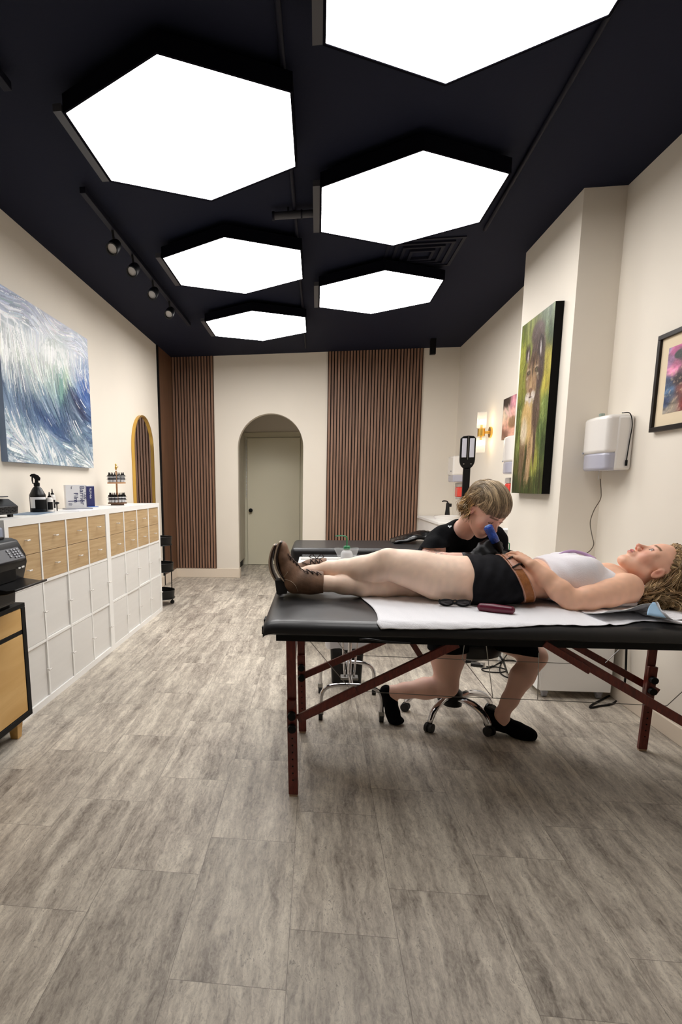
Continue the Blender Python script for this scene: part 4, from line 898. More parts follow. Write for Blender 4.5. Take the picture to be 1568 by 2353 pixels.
# ================================================================== second massage table in the back
t = empty('massage_table', 'empty black massage table in the back behind the boots', 'massage table', (.6, 4.8, 0))
MB().box(-.20, 1.20, 4.45, 5.15, .66, .80).build('table_top', M['vinyl'], t, bevel=.035, seg=5)
MB().box(-.13, 1.13, 4.43, 4.50, .63, .755).build('side_bolster', M['vinylshine'], t, bevel=.03, seg=5)
for x in (-.10, 1.10):
    for y in (4.52, 5.08): MB().box(x - .02, x + .02, y - .02, y + .02, 0, .66).build('leg', M['blackmetal'], t, bevel=.002)
MB().box(-.10, 1.10, 4.52, 4.54, .25, .29).build('rail', M['blackmetal'], t)
p0 = at(905, 1240, y=4.95)
P = []
for i in range(17):
    u_ = i / 16
    P.append([Vector((.64 + .42 * u_, 4.80 + .30 * j / 8, .803 + (.10 * math.sin(min(1, u_ * 1.3) * PI * .5) * (1 - .25 * u_) + .012 * math.sin(u_ * 17 + j)) * math.sin(PI * (j + .6) / 9.2) ** .4)) for j in range(9)])
tag(MB().grid(P).build('head_pillow', M['vinylshine'], smooth='all', thick=.02), 'shiny black crumpled pillow on the back table beside the artist', 'pillow')
# ================================================================== MAIN MASSAGE TABLE
TX0, TX1, TY0, TY1, TT, TB = -.205, 1.76, 2.165, 2.925, .757, .703
t = empty('massage_table', 'portable black massage table with dark red wooden legs carrying the lying person', 'massage table', (.78, 2.54, 0)); MT = t
m = MB(); nx = 60
def tprof(x):   # cross-section y-z of the padded top at x
    k = min(1.0, max(0.0, (x - TX0) / .07)); k2 = min(1.0, max(0.0, (TX1 - x) / .07)); e = math.sqrt(max(0, 1 - (1 - min(k, k2)) ** 2))
    zt = TB + .022 + (TT - TB - .022) * (.35 + .65 * e)
    pts = [(TY0 + .012, TB), (TY0, TB + .008), (TY0, zt - .045)]
    pts += [(TY0 + .05 - .05 * math.cos(a), zt - .045 + .045 * math.sin(a)) for a in [PI / 2 * i / 6 for i in range(1, 7)]]
    pts += [(TY0 + .05 + (TY1 - TY0 - .1) * i / 10, zt) for i in range(1, 10)]
    pts += [(TY1 - .05 + .05 * math.sin(a), zt - .045 + .045 * math.cos(a)) for a in [PI / 2 * i / 6 for i in range(0, 7)]]
    pts += [(TY1, TB + .008), (TY1 - .012, TB)]
    return pts
xs = [TX0 + .07 * (1 - math.cos(PI / 2 * i / 8)) for i in range(9)] + [TX0 + .07 + (TX1 - TX0 - .14) * i / 30 for i in range(1, 30)] + [TX1 - .07 * (1 - math.sin(PI / 2 * i / 8)) for i in range(9)]
xs = sorted(xs); P = [[Vector((x, y, z)) for y, z in tprof(x)] for x in xs]
m.grid(P); n = len(P[0]); m.f.append(tuple(range(n))); m.f.append(tuple(range((len(P) - 1) * n, len(P) * n))[::-1])
m.f += [(i * n, (i + 1) * n, (i + 1) * n + n - 1, i * n + n - 1) for i in range(len(P) - 1)]
m.build('padded_top', M['vinyl'], t, smooth=True)
MB().box(TX0 + .05, TX1 - .05, TY0 + .035, TY1 - .035, .672, TB + .005).build('underframe', M['blackmatte'], t)
MB().box(TX0 - .008, TX0 + .004, 2.30, 2.36, .70, .735).box(TX0 - .006, TX0 + .004, 2.19, 2.215, .70, .73).build('end_bracket', M['blackmatte'], t, bevel=.002)
hd = smoothpath([(.17, TY0 - .006, .697), (.20, TY0 - .016, .702), (.28, TY0 - .018, .693), (.36, TY0 - .006, .687)], 6)
MB().tube(hd, .0035, 8).build('side_handle', M['black'], t, smooth=True)
def leg(xt, yt, xb, yb, dx=0):
    """telescopic wooden leg, inner post above, outer below"""
    p, q = Vector((xt, yt, .68)), Vector((xb, yb, .0)); d = (q - p)
    a = p + d * .0; b = p + d * .60; c = p + d * .38; L_ = MB().bar(a, b, .038, .018, up=(0, 1, 0)).build('leg', M['redwood'], t, bevel=.003)
    MB().bar(c + Vector((0, -.019, 0)), q + Vector((0, -.019, .008)), .040, .020, up=(0, 1, 0)).build('leg_extension', M['redwood'], L_, bevel=.003)
    MB().bar(q + Vector((0, -.019, .012)), q + Vector((0, -.019, .0)), .034, .018, up=(0, 1, 0)).build('foot_pad', mat('pad_beige', (176, 150, 126), .7), L_)
    for f_ in (.47, .55): e = p + d * f_ + Vector((0, -.03, 0)); MB().cyl(e, e + Vector((0, -.022, 0)), .017, n=12).build('knob', M['blackmatte'], L_, smooth=True)
    for f_ in [.62 + .045 * i for i in range(7)]: e = p + d * f_ + Vector((0, -.0290, 0)); MB().cyl(e, e + Vector((0, -.0015, 0)), .0035, n=8).build('peg_hole', M['blackmatte'], L_)
leg(-.098, 2.235, -.083, 2.235); leg(-.077, 2.86, -.060, 2.86); leg(1.60, 2.835, 1.582, 2.825); leg(1.63, 2.235, 1.61, 2.235)
# cross rails between the legs of each pair
for x in (-.09, 1.63):
    pr = [(2.25, .67), (2.85, .67), (2.85, .50)] + [(2.85 - .6 * i / 12, .50 + .075 * math.sin(PI * i / 12)) for i in range(1, 12)] + [(2.25, .50)]
    MB().prism(pr, .018, Matrix(((0, 0, 1, x - .009), (1, 0, 0, 0), (0, 1, 0, 0), (0, 0, 0, 1)))).build('cross_rail', M['redwood'], t, bevel=.003)
# diagonal braces
def brace(p, q, y, w_=.034):
    a, b = at(*p, y=y), at(*q, y=y); o = MB().bar(a, b, .016, w_, up=(0, 0, 1)); o.build('brace', M['redwood'], t, bevel=.002); return a, b
brace((684, 1652), (1052, 1478), 2.222); brace((690, 1556), (888, 1470), 2.87)
brace((818, 1583), (690, 1647), 2.205, .026)
_a, _b = at(1262, 1478, y=2.222), at(1568, 1657, y=2.222); _b = _a + (_b - _a) * ((1.615 - _a.x) / (_b.x - _a.x))
MB().bar(_a, _b, .016, .034, up=(0, 0, 1)).build('brace', M['redwood'], t, bevel=.002)
brace((1318, 1482), (1512, 1590), 2.87)
brace((975, 1520), (938, 1462), 2.62, .026); brace((1250, 1478), (1356, 1542), 2.205, .026)
wr_ = MB()
for a, b, y0, y1 in (((703, 1462), (804, 1582), 2.45, 2.45), ((766, 1460), (798, 1504), 2.7, 2.7), ((818, 1506), (1345, 1526), 2.75, 2.75), ((804, 1587), (1040, 1601), 2.4, 2.4), ((1040, 1601), (1133, 1604), 2.4, 2.4),
                     ((1133, 1604), (1533, 1622), 2.4, 2.4), ((1063, 1513), (1133, 1604), 2.4, 2.4), ((1118, 1483), (1133, 1604), 2.4, 2.4), ((1063, 1513), (1068, 1480), 2.4, 2.4), ((1431, 1486), (1392, 1523), 2.75, 2.75), ((1533, 1622), (1660, 1506), 2.4, 2.4), ((1239, 1500), (1236, 1607), 2.4, 2.4)):
    wr_.cyl(at(*a, y=y0), at(*b, y=y1), .0016, n=6)
wr_.build('steel_cable', M['steel'], t)
# ---- white paper sheet over the table
def tabletop(x, s):      # s: 0 far edge .. over the top, past 1 hangs down the near side
    if s <= 1: y = TY1 - .05 + (TY0 + .05 - TY1 + .05) * s; return Vector((x, y, TT + .004))
    a = (s - 1) * .12
    if a < .075: th = a / .048; return Vector((x, TY0 + .05 - .054 * math.sin(th), TT - .045 + .049 * math.cos(th)))
    return Vector((x, TY0 - .004, TT - .045 - (a - .075)))
P = []
nS = 46
def clampf(x, a, b): return max(a, min(b, x))
hang = [(.2, 1.42), (.5, 1.39), (.72, 1.28), (.9, 1.10), (1.0, 1.14), (1.1, 1.05), (1.17, .96), (1.24, .89), (1.3, .9), (1.4, 1.0), (1.76, 1.1)]
def hg(x):
    for (a, b), (c, d) in zip(hang, hang[1:]):
        if x <= c: return b + (d - b) * (x - a) / (c - a)
    return hang[-1][1]
for i in range(120):
    f_ = i / 119; row = []
    for j in range(nS):
        sj = j / (nS - 1); x0 = .215 + .04 * sj - .012 * math.sin(sj * 9); x = x0 + (1.735 - x0) * f_; s = hg(x) * sj
        p = tabletop(x, s); w_ = .0016 * math.sin(x * 31 + s * 6) + .0012 * math.sin(x * 70 - s * 11)
        fold = math.exp(-((x - (.98 + .10 * s)) / .006) ** 2) * .004; fold += .012 * math.exp(-((x - 1.0) / .05) ** 2) * math.exp(-((s - .62) / .15) ** 2)
        row.append(p + Vector((0, -.0 , abs(w_) + fold)))
    P.append(row)
tag(MB().grid(P).build('paper_sheet', M['paper'], smooth='all', thick=.0012), 'white disposable paper sheet spread under the lying person', 'paper sheet')
# folded bib with pale blue backing at the head end
M['bibblue'] = mat('pale_blue_film', (142, 178, 208), .5)
t = empty('disposable_bib', 'crumpled white bib with pale blue backing standing up near the shoulder', 'bib', (1.25, 2.3, .77))
A_ = [at(1385, 1409, y=2.25), at(1415, 1402, y=2.28), at(1447, 1398, y=2.29), at(1480, 1390, y=2.30), at(1503, 1383, y=2.30), at(1512, 1386, y=2.29), at(1519, 1396, y=2.27), at(1528, 1409, y=2.24), at(1540, 1418, y=2.22), at(1560, 1424, y=2.20), at(1590, 1426, y=2.2)]
P = []
for i, p in enumerate(smoothpath(A_, 4)):
    row = [Vector((p.x + .015 * k * 0, p.y + .05 * k + .04 * k * k, p.z + (TT + .012 - p.z) * clampf(k * .8, 0, 1) + .004 * math.sin(i * .7 + 3 * k))) for k in (0, .05, .3, .6, .9, 1.3, 1.9, 2.6, 3.4)]
    P.append(row)
MB().grid(P).build('top_sheet', M['paper'], t, smooth='all', thick=.001)
ap = at(1503, 1384, y=2.296); bl = at(1487, 1413, y=2.20); br = at(1532, 1420, y=2.196)
g = []
for i in range(9):
    f_ = i / 8; e = bl.lerp(br, f_) ; tp = ap + Vector((.010 * (f_ - .5), 0, 0)); g.append([tp.lerp(e, k / 5) + Vector((0, .008 * math.sin(PI * k / 5), 0)) for k in range(6)])
MB().grid(g).build('blue_backing', M['bibblue'], t, smooth='all', thick=.001)
# ---- sunglasses and red case on the paper
b = Vector((at(1052, 1392, z=TT + .012).x - .01, 2.492, TT + .008))
t = empty('sunglasses', 'folded black sunglasses lying on the paper beside the hip', 'sunglasses', b)
rot = Matrix.Translation(b) @ Matrix.Rotation(-.12, 4, 'Z')
g = MB(); ln = MB()
for s_ in (-1, 1):
    pts = [rot @ Vector((s_ * .034 + .027 * math.cos(a) * (1 + .1 * abs(math.sin(a))), -.012 - .012 * math.sin(a) * .5 + .006 * abs(math.cos(a)), .0165 + .0145 * math.sin(a))) for a in [2 * PI * i / 24 for i in range(24)]]
    g.tube(pts, .0035, 8, closed=True); ln.add(pts, [tuple(range(24))])
g.tube([rot @ Vector((-.008, -.012, .026)), rot @ Vector((0, -.014, .029)), rot @ Vector((.008, -.012, .026))], .003)
g.build('frame', M['black'], t, smooth='all'); ln.build('lens', mat('dark_lens', (40, 30, 32), .08, coat=.5), t)
g = MB(); g.tube(smoothpath([rot @ Vector(q) for q in ((.062, -.008, .028), (.058, .0, .02), (-.02, .012, .010), (-.062, .016, .006))], 5), .003).tube(smoothpath([rot @ Vector(q) for q in ((-.062, -.008, .028), (-.058, .0, .014), (.02, .006, .008), (.055, .010, .005))], 5), .003)
g.build('temple_arm', M['black'], t, smooth='all')
c0 = at(1098, 1395, z=TT + .02); c1 = at(1184, 1404, z=TT + .02); c0.z = c1.z = TT + .022
pts = smoothpath([c0, c0.lerp(c1, .3), c0.lerp(c1, .7), c1], 6)
rr = [.006] + [.019 - .004 * abs(i / (len(pts) - 1) - .45) * 2 for i in range(1, len(pts) - 1)] + [.006]
tag(MB().tube(pts, rr, 16).build('glasses_case', mat('wine_red_case', (98, 26, 48), .3), smooth='all'), 'wine red soft glasses case lying next to the sunglasses', 'glasses case')

# ================================================================== STOOL
sc_ = Vector((.755, 3.10, 0)); t = empty('rolling_stool', 'chrome five star rolling stool with black seat under the artist', 'stool', sc_)
sk = Vector((.835, 3.14, 0))
MB().lathe(sk + Vector((0, 0, .365)), [(.002, 0), (.13, 0), (.165, .018), (.17, .05), (.155, .085), (.10, .098), (.002, .10)], 36, caps=False).build('seat', M['vinyl'], t, smooth=True)
MB().lathe(sc_, [(.05, .085), (.05, .16), (.032, .175), (.028, .18), (.028, .39)], 24).build('gas_lift', M['blackmetal'], t, smooth=True)
MB().bar(sc_ + Vector((0, 0, .355)), sk + Vector((0, 0, .355)), .1, .02, up=(0, 0, 1)).build('seat_plate', M['blackmetal'], t)
casters = [at(987, 1670, z=.03), at(932, 1622, z=.03), at(1125, 1678, z=.03), at(1128, 1625, z=.03), at(1015, 1598, z=.03)]
for cp in casters:
    cp = Vector((cp.x, cp.y, 0)); d = (cp - sc_); d.z = 0; L_ = d.length; d.normalize(); R_ = max(L_, .22); end = sc_ + d * R_
    if L_ < .22: cp = end
    pt = smoothpath([sc_ + d * .03 + Vector((0, 0, .125)), sc_ + d * (R_ * .45) + Vector((0, 0, .135)), sc_ + d * (R_ * .8) + Vector((0, 0, .11)), Vector((cp.x, cp.y, .052))], 6)
    MB().tube(pt, [.017 + .004 * math.sin(PI * i / (len(pt) - 1)) for i in range(len(pt))], 12, flat=.75).build('base_arm', M['chrome'], t, smooth='all')
    w_ = d.cross(Vector((0, 0, 1)))
    k = MB()
    for s_ in (-1, 1): k.cyl(cp + w_ * (s_ * .013 - .007) + Vector((0, 0, .025)), cp + w_ * (s_ * .013 + .007) + Vector((0, 0, .025)), .025, n=20)
    k.build('caster', M['rubber'], t, smooth=True)
# ---- floor cables, foot pedal
p = at(1100, 1528, z=.01); t = empty('foot_pedal', 'small black and silver pedal box lying on the floor behind the stool', 'pedal', p)
rt_ = Matrix.Translation((p.x, p.y, 0)) @ Matrix.Rotation(-.35, 4, 'Z')
MB().box(-.05, .03, -.025, .025, 0, .022, M=rt_).build('body', M['black'], t, bevel=.003); MB().box(.012, .04, -.022, .022, .004, .026, M=rt_).build('silver_top', M['steel'], t, bevel=.003)
def cable(name, pts, r, lb, m_='blackmatte'):
    tag(MB().tube(smoothpath(pts, 8), r, 8).build(name, M[m_], smooth='all'), lb, 'cable')
def fl(u, v, z=.006): return at(u, v, z=z)
cable('cable', [fl(1118, 1532), fl(1145, 1533), fl(1165, 1540), fl(1150, 1545), fl(1118, 1543), fl(1108, 1537), fl(1130, 1533), fl(1160, 1515)], .004, 'black cable loop on the floor beside the small pedal')
cable('cable', [fl(1160, 1515), fl(1150, 1530), fl(1152, 1548), fl(1175, 1558), fl(1200, 1550), fl(1190, 1522), fl(1165, 1517), fl(1148, 1524)], .004, 'black cable coil on the floor behind the front shin')
cable('cable', [at(1140, 1490, y=3.4), at(1150, 1508, y=3.38), at(1158, 1522, y=3.34), fl(1166, 1545), fl(1172, 1552)], .006, 'thick black cable running down from the seat to the floor')
cable('cable', [at(1190, 1470, y=3.5), at(1165, 1505, y=3.45), fl(1150, 1522), fl(1125, 1533)], .0035, 'thin black cable crossing the thick cable')
cable('power_cord', [Vector((1.775, 3.40, .35)), Vector((1.775, 3.38, .15)), fl(1425, 1600), fl(1408, 1617), fl(1380, 1622), fl(1358, 1626), fl(1362, 1619), fl(1385, 1607), fl(1420, 1588), Vector((1.775, 3.44, .1))], .006, 'black power cord bent on the floor at the corner of the drawer unit')
p = at(1121, 1497, y=3.30); tag(MB().box(p.x - .014, p.x + .014, 3.285, 3.315, p.z - .03, p.z + .03).build('adjust_lever', M['blackmatte'], bevel=.004), 'small black power adapter hanging by the seat edge', 'adapter')
# ================================================================== PEOPLE: smooth distance-field bodies meshed as one surface each
class Field:
    def __init__(s, lo, hi, h):
        s.lo = np.array(lo, np.float32); s.h = h; s.n = np.ceil((np.array(hi) - s.lo) / h).astype(int) + 1
        s.D = np.full(s.n, .5, np.float32)
    def copy(s):
        q = object.__new__(Field); q.lo, q.h, q.n, q.D = s.lo, s.h, s.n, s.D.copy(); return q
    def sub(s, a, b):
        i0 = np.clip(((np.array(a) - s.lo) / s.h).astype(int), 0, s.n); i1 = np.clip(((np.array(b) - s.lo) / s.h).astype(int) + 2, 0, s.n)
        sl = tuple(slice(p, q) for p, q in zip(i0, i1)); ax = [s.lo[k] + s.h * np.arange(i0[k], i1[k], dtype=np.float32) for k in range(3)]
        return sl, ax[0][:, None, None], ax[1][None, :, None], ax[2][None, None, :]
    def put(s, fn, a, b, k, op='u'):
        m = k + 2 * s.h; a = np.array(a) - m; b = np.array(b) + m; sl, X, Y, Z = s.sub(a, b); old = s.D[sl]
        if old.size == 0: return
        d = fn(X, Y, Z).astype(np.float32)
        if op == 'u':
            if k <= 0: s.D[sl] = np.minimum(old, d)
            else:
                t = np.clip(.5 + .5 * (old - d) / k, 0, 1); s.D[sl] = old * (1 - t) + d * t - k * t * (1 - t)
        else:
            d = -d; t = np.clip(.5 - .5 * (old - d) / max(k, 1e-5), 0, 1); s.D[sl] = old * (1 - t) + d * t + k * t * (1 - t)
    def cone(s, a, b, ra, rb, k=.02):
        a, b = np.array(a, float), np.array(b, float); v = b - a; L = max((v * v).sum(), 1e-9)
        def fn(X, Y, Z):
            x, y, z = X - a[0], Y - a[1], Z - a[2]; t = np.clip((x * v[0] + y * v[1] + z * v[2]) / L, 0, 1)
            return np.sqrt((x - t * v[0]) ** 2 + (y - t * v[1]) ** 2 + (z - t * v[2]) ** 2) - (ra + t * (rb - ra))
        r = max(ra, rb); s.put(fn, np.minimum(a, b) - r, np.maximum(a, b) + r, k)
    def chain(s, pts, k=.02):
        for (p, r), (q, t) in zip(pts, pts[1:]): s.cone(p, q, r, t, k)
    def ell(s, c, rad, R=None, k=.02, op='u'):
        c = np.array(c, float); R = np.eye(3) if R is None else np.array(R); r = np.array(rad, float)
        def fn(X, Y, Z):
            x, y, z = X - c[0], Y - c[1], Z - c[2]; q = [x * R[0, i] + y * R[1, i] + z * R[2, i] for i in range(3)]
            k0 = np.sqrt(sum((q[i] / r[i]) ** 2 for i in range(3))); k1 = np.sqrt(sum((q[i] / r[i] ** 2) ** 2 for i in range(3))) + 1e-6
            return k0 * (k0 - 1) / k1
        m = (np.abs(R) * r[None]).sum(1); s.put(fn, c - m, c + m, k, op)
def nets(D, lo, h):
    """naive surface nets on a distance grid"""
    S_ = D < 0; nx, ny, nz = D.shape
    c = np.zeros((nx - 1, ny - 1, nz - 1), np.uint8)
    for i in (0, 1):
        for j in (0, 1):
            for k in (0, 1): c += S_[i:nx - 1 + i, j:ny - 1 + j, k:nz - 1 + k]
    I, J, K = np.nonzero((c > 0) & (c < 8)); n = len(I); idx = np.full(c.shape, -1, np.int32); idx[I, J, K] = np.arange(n)
    acc = np.zeros((n, 3)); cnt = np.zeros(n)
    cr = [(i, j, k) for i in (0, 1) for j in (0, 1) for k in (0, 1)]
    for a in cr:
        for ax in range(3):
            if a[ax]: continue
            b = list(a); b[ax] = 1; da = D[I + a[0], J + a[1], K + a[2]]; db = D[I + b[0], J + b[1], K + b[2]]; m = (da < 0) != (db < 0)
            t = np.where(m, da / np.where(m, da - db, 1), 0); p = np.array(a, float)[None].repeat(n, 0); p[:, ax] += t; acc[m] += p[m]; cnt[m] += 1
    V = (acc / cnt[:, None] + np.stack([I, J, K], 1)) * h + lo
    Q = []
    for ax in range(3):
        o = [q for q in range(3) if q != ax]; sa = [slice(None)] * 3; sb = [slice(None)] * 3; sa[ax] = slice(0, -1); sb[ax] = slice(1, None)
        A, B = S_[tuple(sa)], S_[tuple(sb)]
        for sgn in (0, 1):
            m = (A & ~B) if sgn == 0 else (~A & B); g = np.stack(np.nonzero(m), 1); g = g[(g[:, o[0]] > 0) & (g[:, o[1]] > 0)]
            g = g[(g[:, o[0]] < D.shape[o[0]] - 1) & (g[:, o[1]] < D.shape[o[1]] - 1)]
            def at_(d0, d1):
                q = g.copy(); q[:, o[0]] += d0; q[:, o[1]] += d1; return idx[q[:, 0], q[:, 1], q[:, 2]]
            f = np.stack([at_(-1, -1), at_(0, -1), at_(0, 0), at_(-1, 0)], 1)
            if (sgn == 1) ^ (ax == 1): f = f[:, ::-1]
            Q.append(f)
    Q = np.concatenate(Q); return V, Q[(Q >= 0).all(1)]
def smooth_mesh(V, Q, it=2, lam=.5):
    for _ in range(it):
        s_ = np.zeros_like(V); c = np.zeros(len(V))
        for a, b in ((0, 1), (1, 2), (2, 3), (3, 0)):
            np.add.at(s_, Q[:, a], V[Q[:, b]]); np.add.at(s_, Q[:, b], V[Q[:, a]]); np.add.at(c, Q[:, a], 1); np.add.at(c, Q[:, b], 1)
        V = V * (1 - lam) + lam * s_ / c[:, None]
    return V
def skin_obj(name, F, m, parent=None, tint=None, box=None, smooth=1, loc=None):
    D, lo = F.D, F.lo
    if box is not None:
        sl, *_ = F.sub(*box); D = D[sl]; lo = F.lo + F.h * np.array([q.start for q in sl])
    D = D.copy(); D[0] = D[-1] = .5; D[:, 0] = D[:, -1] = .5; D[:, :, 0] = D[:, :, -1] = .5
    V, Q = nets(D, lo, F.h); V = smooth_mesh(V, Q, smooth)
    col = tint(V) if tint else None
    if loc is not None: V = V - np.array(loc)
    me = np_mesh(name, V, Q, col); o = link_mesh(name, me, m, parent); me.shade_smooth()
    if loc is not None: o.location = loc
    return o
class Head:
    def __init__(s, C, R): s.C = np.array(C); s.R = np.array(R).T     # columns: right, forward, up
    def w(s, p): return s.C + s.R @ np.array(p, float)
    def local(s, V): return (V - s.C) @ s.R
def build_head(F, H, female=True):
    w, R = H.w, H.R
    e = lambda c, r, k=.015, op='u', Rr=None: F.ell(w(c), r, R if Rr is None else R @ Rr, k, op)
    e((0, -.014, .038), (.075, .094, .083), .02)                    # cranium
    e((0, .036, .030), (.062, .056, .062), .03)                     # forehead / brow
    e((0, .034, -.038), (.056, .054, .068), .03)                    # mid face
    for s_ in (-1, 1):
        F.cone(w((s_ * .052, .000, -.050)), w((s_ * .020, .066, -.098)), .017, .015, .025)   # jaw
        e((s_ * .036, .060, -.024), (.024, .022, .026), .022)       # cheek
        e((s_ * .043, .066, .006), (.018, .012, .018), .014)
    e((0, .072, -.098), (.020, .016, .017), .018)                   # chin
    e((0, .080, .022), (.040, .012, .010), .014)                    # brow ridge
    for s_ in (-1, 1): e((s_ * .031, .098, .004), (.0155, .016, .0105), .009, 's')      # sockets
    for s_ in (-1, 1): e((s_ * .031, .0755, .004), (.0150, .0125, .0105), .004)         # lids
    F.cone(w((0, .086, .010)), w((0, .109, -.026)), .0065, .0085, .011)                 # nose
    e((0, .111, -.030), (.0095, .009, .0085), .006)
    for s_ in (-1, 1): e((s_ * .0115, .099, -.034), (.0072, .0098, .0072), .005); e((s_ * .0065, .104, -.0425), (.0032, .0055, .004), .003, 's')
    e((0, .084, -.060), (.026, .016, .016), .014)                   # muzzle
    e((0, .0985, -.0565), (.021, .0065, .0052), .005); e((0, .0965, -.0675), (.0185, .0072, .0062), .005)
    e((0, .104, -.0617), (.023, .008, .0016), .003, 's')
    for s_ in (-1, 1):                                              # ears
        Re = np.array(Matrix.Rotation(s_ * .35, 3, 'Z')) @ np.array(Matrix.Rotation(-.15, 3, 'X'))
        e((s_ * .0765, -.008, -.012), (.007, .016, .028), .006, Rr=Re); e((s_ * .0845, -.006, -.007), (.006, .0095, .0175), .003, 's', Rr=Re)
        e((s_ * .0795, .004, -.014), (.004, .005, .008), .004)
def face_tint(V, H, base, out=None):
    L = H.local(V); x, y, z = L[:, 0], L[:, 1], L[:, 2]
    C = np.tile(np.array(base, float), (len(V), 1)) if out is None else out
    def m(mask, col): 
        mask = np.clip(mask, 0, 1)[:, None]; C[:] = C * (1 - mask) + np.array(col, float) * mask
    g = lambda a, b, c, ra, rb, rc: np.clip(1.4 - 1.4 * np.sqrt(((x - a) / ra) ** 2 + ((y - b) / rb) ** 2 + ((z - c) / rc) ** 2), 0, 1)
    near = (np.abs(x) < .1) & (np.abs(y) < .14) & (np.abs(z) < .13)
    for s_ in (-1, 1):
        m(.26 * g(s_ * .043, .07, -.03, .035, .05, .035) * near, (222, 132, 116)); m(1.3 * g(s_ * .080, -.005, -.012, .012, .02, .03) * near * .35, (214, 120, 104))
        bz = .0255 + .004 * np.clip(np.abs(x) - .012, 0, .03) / .03
        m(.85 * np.clip(1.3 - np.abs(z - bz) / .0042, 0, 1) * (np.abs(np.abs(x) - .031) < .020) * (y > .062), (118, 88, 66))
        m(.9 * np.clip(1.25 - np.abs(z - (.004 - .0035)) / .0022, 0, 1) * (np.abs(np.abs(x) - .031) < .0135) * (y > .074), (70, 46, 40))
        m(.35 * g(s_ * .031, .085, .010, .020, .02, .010) * near, (190, 130, 110))
    m(.5 * g(0, .108, -.03, .018, .025, .018) * near, (214, 118, 100)); m(1.6 * g(0, .100, -.062, .027, .016, .0135) * near, (188, 98, 92))
    m(np.clip(1.2 - np.abs(z + .0617) / .0016, 0, 1) * (np.abs(x) < .021) * (y > .085) * near, (120, 58, 54)); m(.9 * g(.0065, .103, -.0425, .0045, .008, .0045) * near, (110, 54, 46)); m(.9 * g(-.0065, .103, -.0425, .0045, .008, .0045) * near, (110, 54, 46))
    return C
def hand(F, W_, D_, N_, side, sc=1.0, curl=(.5, .5, .55, .6), spread=.10, thumb=(.5, .5), k=.008, jj=(1, 1.15, .8)):
    """wrist W_, D_ towards the fingers, N_ out of the palm, side=+1 thumb on D x N"""
    W_ = Vector(W_); D_ = Vector(D_).normalized(); N_ = Vector(N_); N_ = (N_ - D_ * N_.dot(D_)).normalized(); B_ = D_.cross(N_) * side
    v = lambda p: np.array(p)
    kn = []
    for i, (b, l) in enumerate(((.030, .088), (.010, .092), (-.010, .088), (-.028, .080))):
        p = W_ + (D_ * l + B_ * b) * sc; kn.append(p)
        F.cone(v(W_ + B_ * b * .55 * sc), v(p), .0155 * sc, .0112 * sc, .012)
    for i, p in enumerate(kn):
        ln = ((.040, .025, .019), (.045, .028, .020), (.041, .026, .019), (.032, .020, .018))[i]; a = 0; q = p; r = (.0092, .0096, .0092, .0082)[i] * sc
        sp = (.030 * (1.5 - i) / 1.5) * spread * 10
        for j in range(3):
            a += curl[i] * jj[j]; d = (D_ * math.cos(a) + N_ * math.sin(a) + B_ * sp * .1 * math.cos(a)).normalized(); e = q + d * ln[j] * sc
            F.cone(v(q), v(e), r * (1 - .06 * j), r * (1 - .06 * (j + 1)), .003 if j else .006); q = e
    b0 = W_ + (D_ * .022 + B_ * .022) * sc; d = (D_ * .75 + B_ * .62 + N_ * thumb[0] * .6).normalized(); t1 = b0 + d * .036 * sc
    d2 = (D_ * .92 + B_ * (.35 - .5 * thumb[1]) + N_ * thumb[1]).normalized(); t2 = t1 + d2 * .030 * sc; d3 = (D_ * .9 + B_ * (.1 - .6 * thumb[1]) + N_ * thumb[1] * 1.2).normalized(); t3 = t2 + d3 * .024 * sc
    F.cone(v(b0), v(t1), .0155 * sc, .0115 * sc, .012); F.cone(v(t1), v(t2), .0112 * sc, .0098 * sc, .004); F.cone(v(t2), v(t3), .0098 * sc, .0082 * sc, .003)
def mx(*a):
    r = a[0]
    for q in a[1:]: r = np.maximum(r, q)
    return r
def P3(u, v, y): p = at(u, v, y=y); return np.array(p)
def locks_mesh(name, locks, m, parent, n=6, flat=.5):
    """locks: list of (points, radii, colour)"""
    VV, QQ, CC = [], [], []; base = 0
    for pts, rad, col in locks:
        pts = np.asarray(pts, float); L_ = len(pts); T_ = np.gradient(pts, axis=0); T_ /= np.linalg.norm(T_, axis=1)[:, None] + 1e-9
        up = np.array((.13, .21, .97)); A_ = np.cross(T_, up); A_ /= np.linalg.norm(A_, axis=1)[:, None] + 1e-9; B_ = np.cross(T_, A_)
        an = 2 * np.pi * np.arange(n) / n; r = np.asarray(rad)[:, None, None]
        R_ = pts[:, None] + A_[:, None] * (r * np.cos(an)[None, :, None]) + B_[:, None] * (r * flat * np.sin(an)[None, :, None])
        VV.append(R_.reshape(-1, 3)); i = np.arange(L_ - 1)[:, None] * n; j = np.arange(n)[None]; a = i + j; b = i + (j + 1) % n
        QQ.append(np.stack([a, b, b + n, a + n], -1).reshape(-1, 4) + base); base += L_ * n
        sh = 1 + .10 * np.sin(np.arange(L_ * n) * .9); CC.append(np.array(col, float)[None] * sh[:, None])
    V = np.concatenate(VV); me = np_mesh(name, V, np.concatenate(QQ), srgb2lin(np.concatenate(CC))); o = link_mesh(name, me, m, parent); me.shade_smooth(); return o
def crspline(P, n):
    P = np.asarray(P, float); Q = np.vstack([2 * P[0] - P[1], P, 2 * P[-1] - P[-2]]); out = []
    for t in np.linspace(0, len(P) - 1 - 1e-6, n):
        i = int(t); f = t - i; a, b, c, d = Q[i:i + 4]; out.append(.5 * ((2 * b) + (c - a) * f + (2 * a - 5 * b + 4 * c - d) * f * f + (3 * b - 3 * c + d - a) * f ** 3))
    return np.array(out)
M['skin'] = mat_attr('skin', .48, bump=.04, bscale=300, sss=.12, spec=.4)
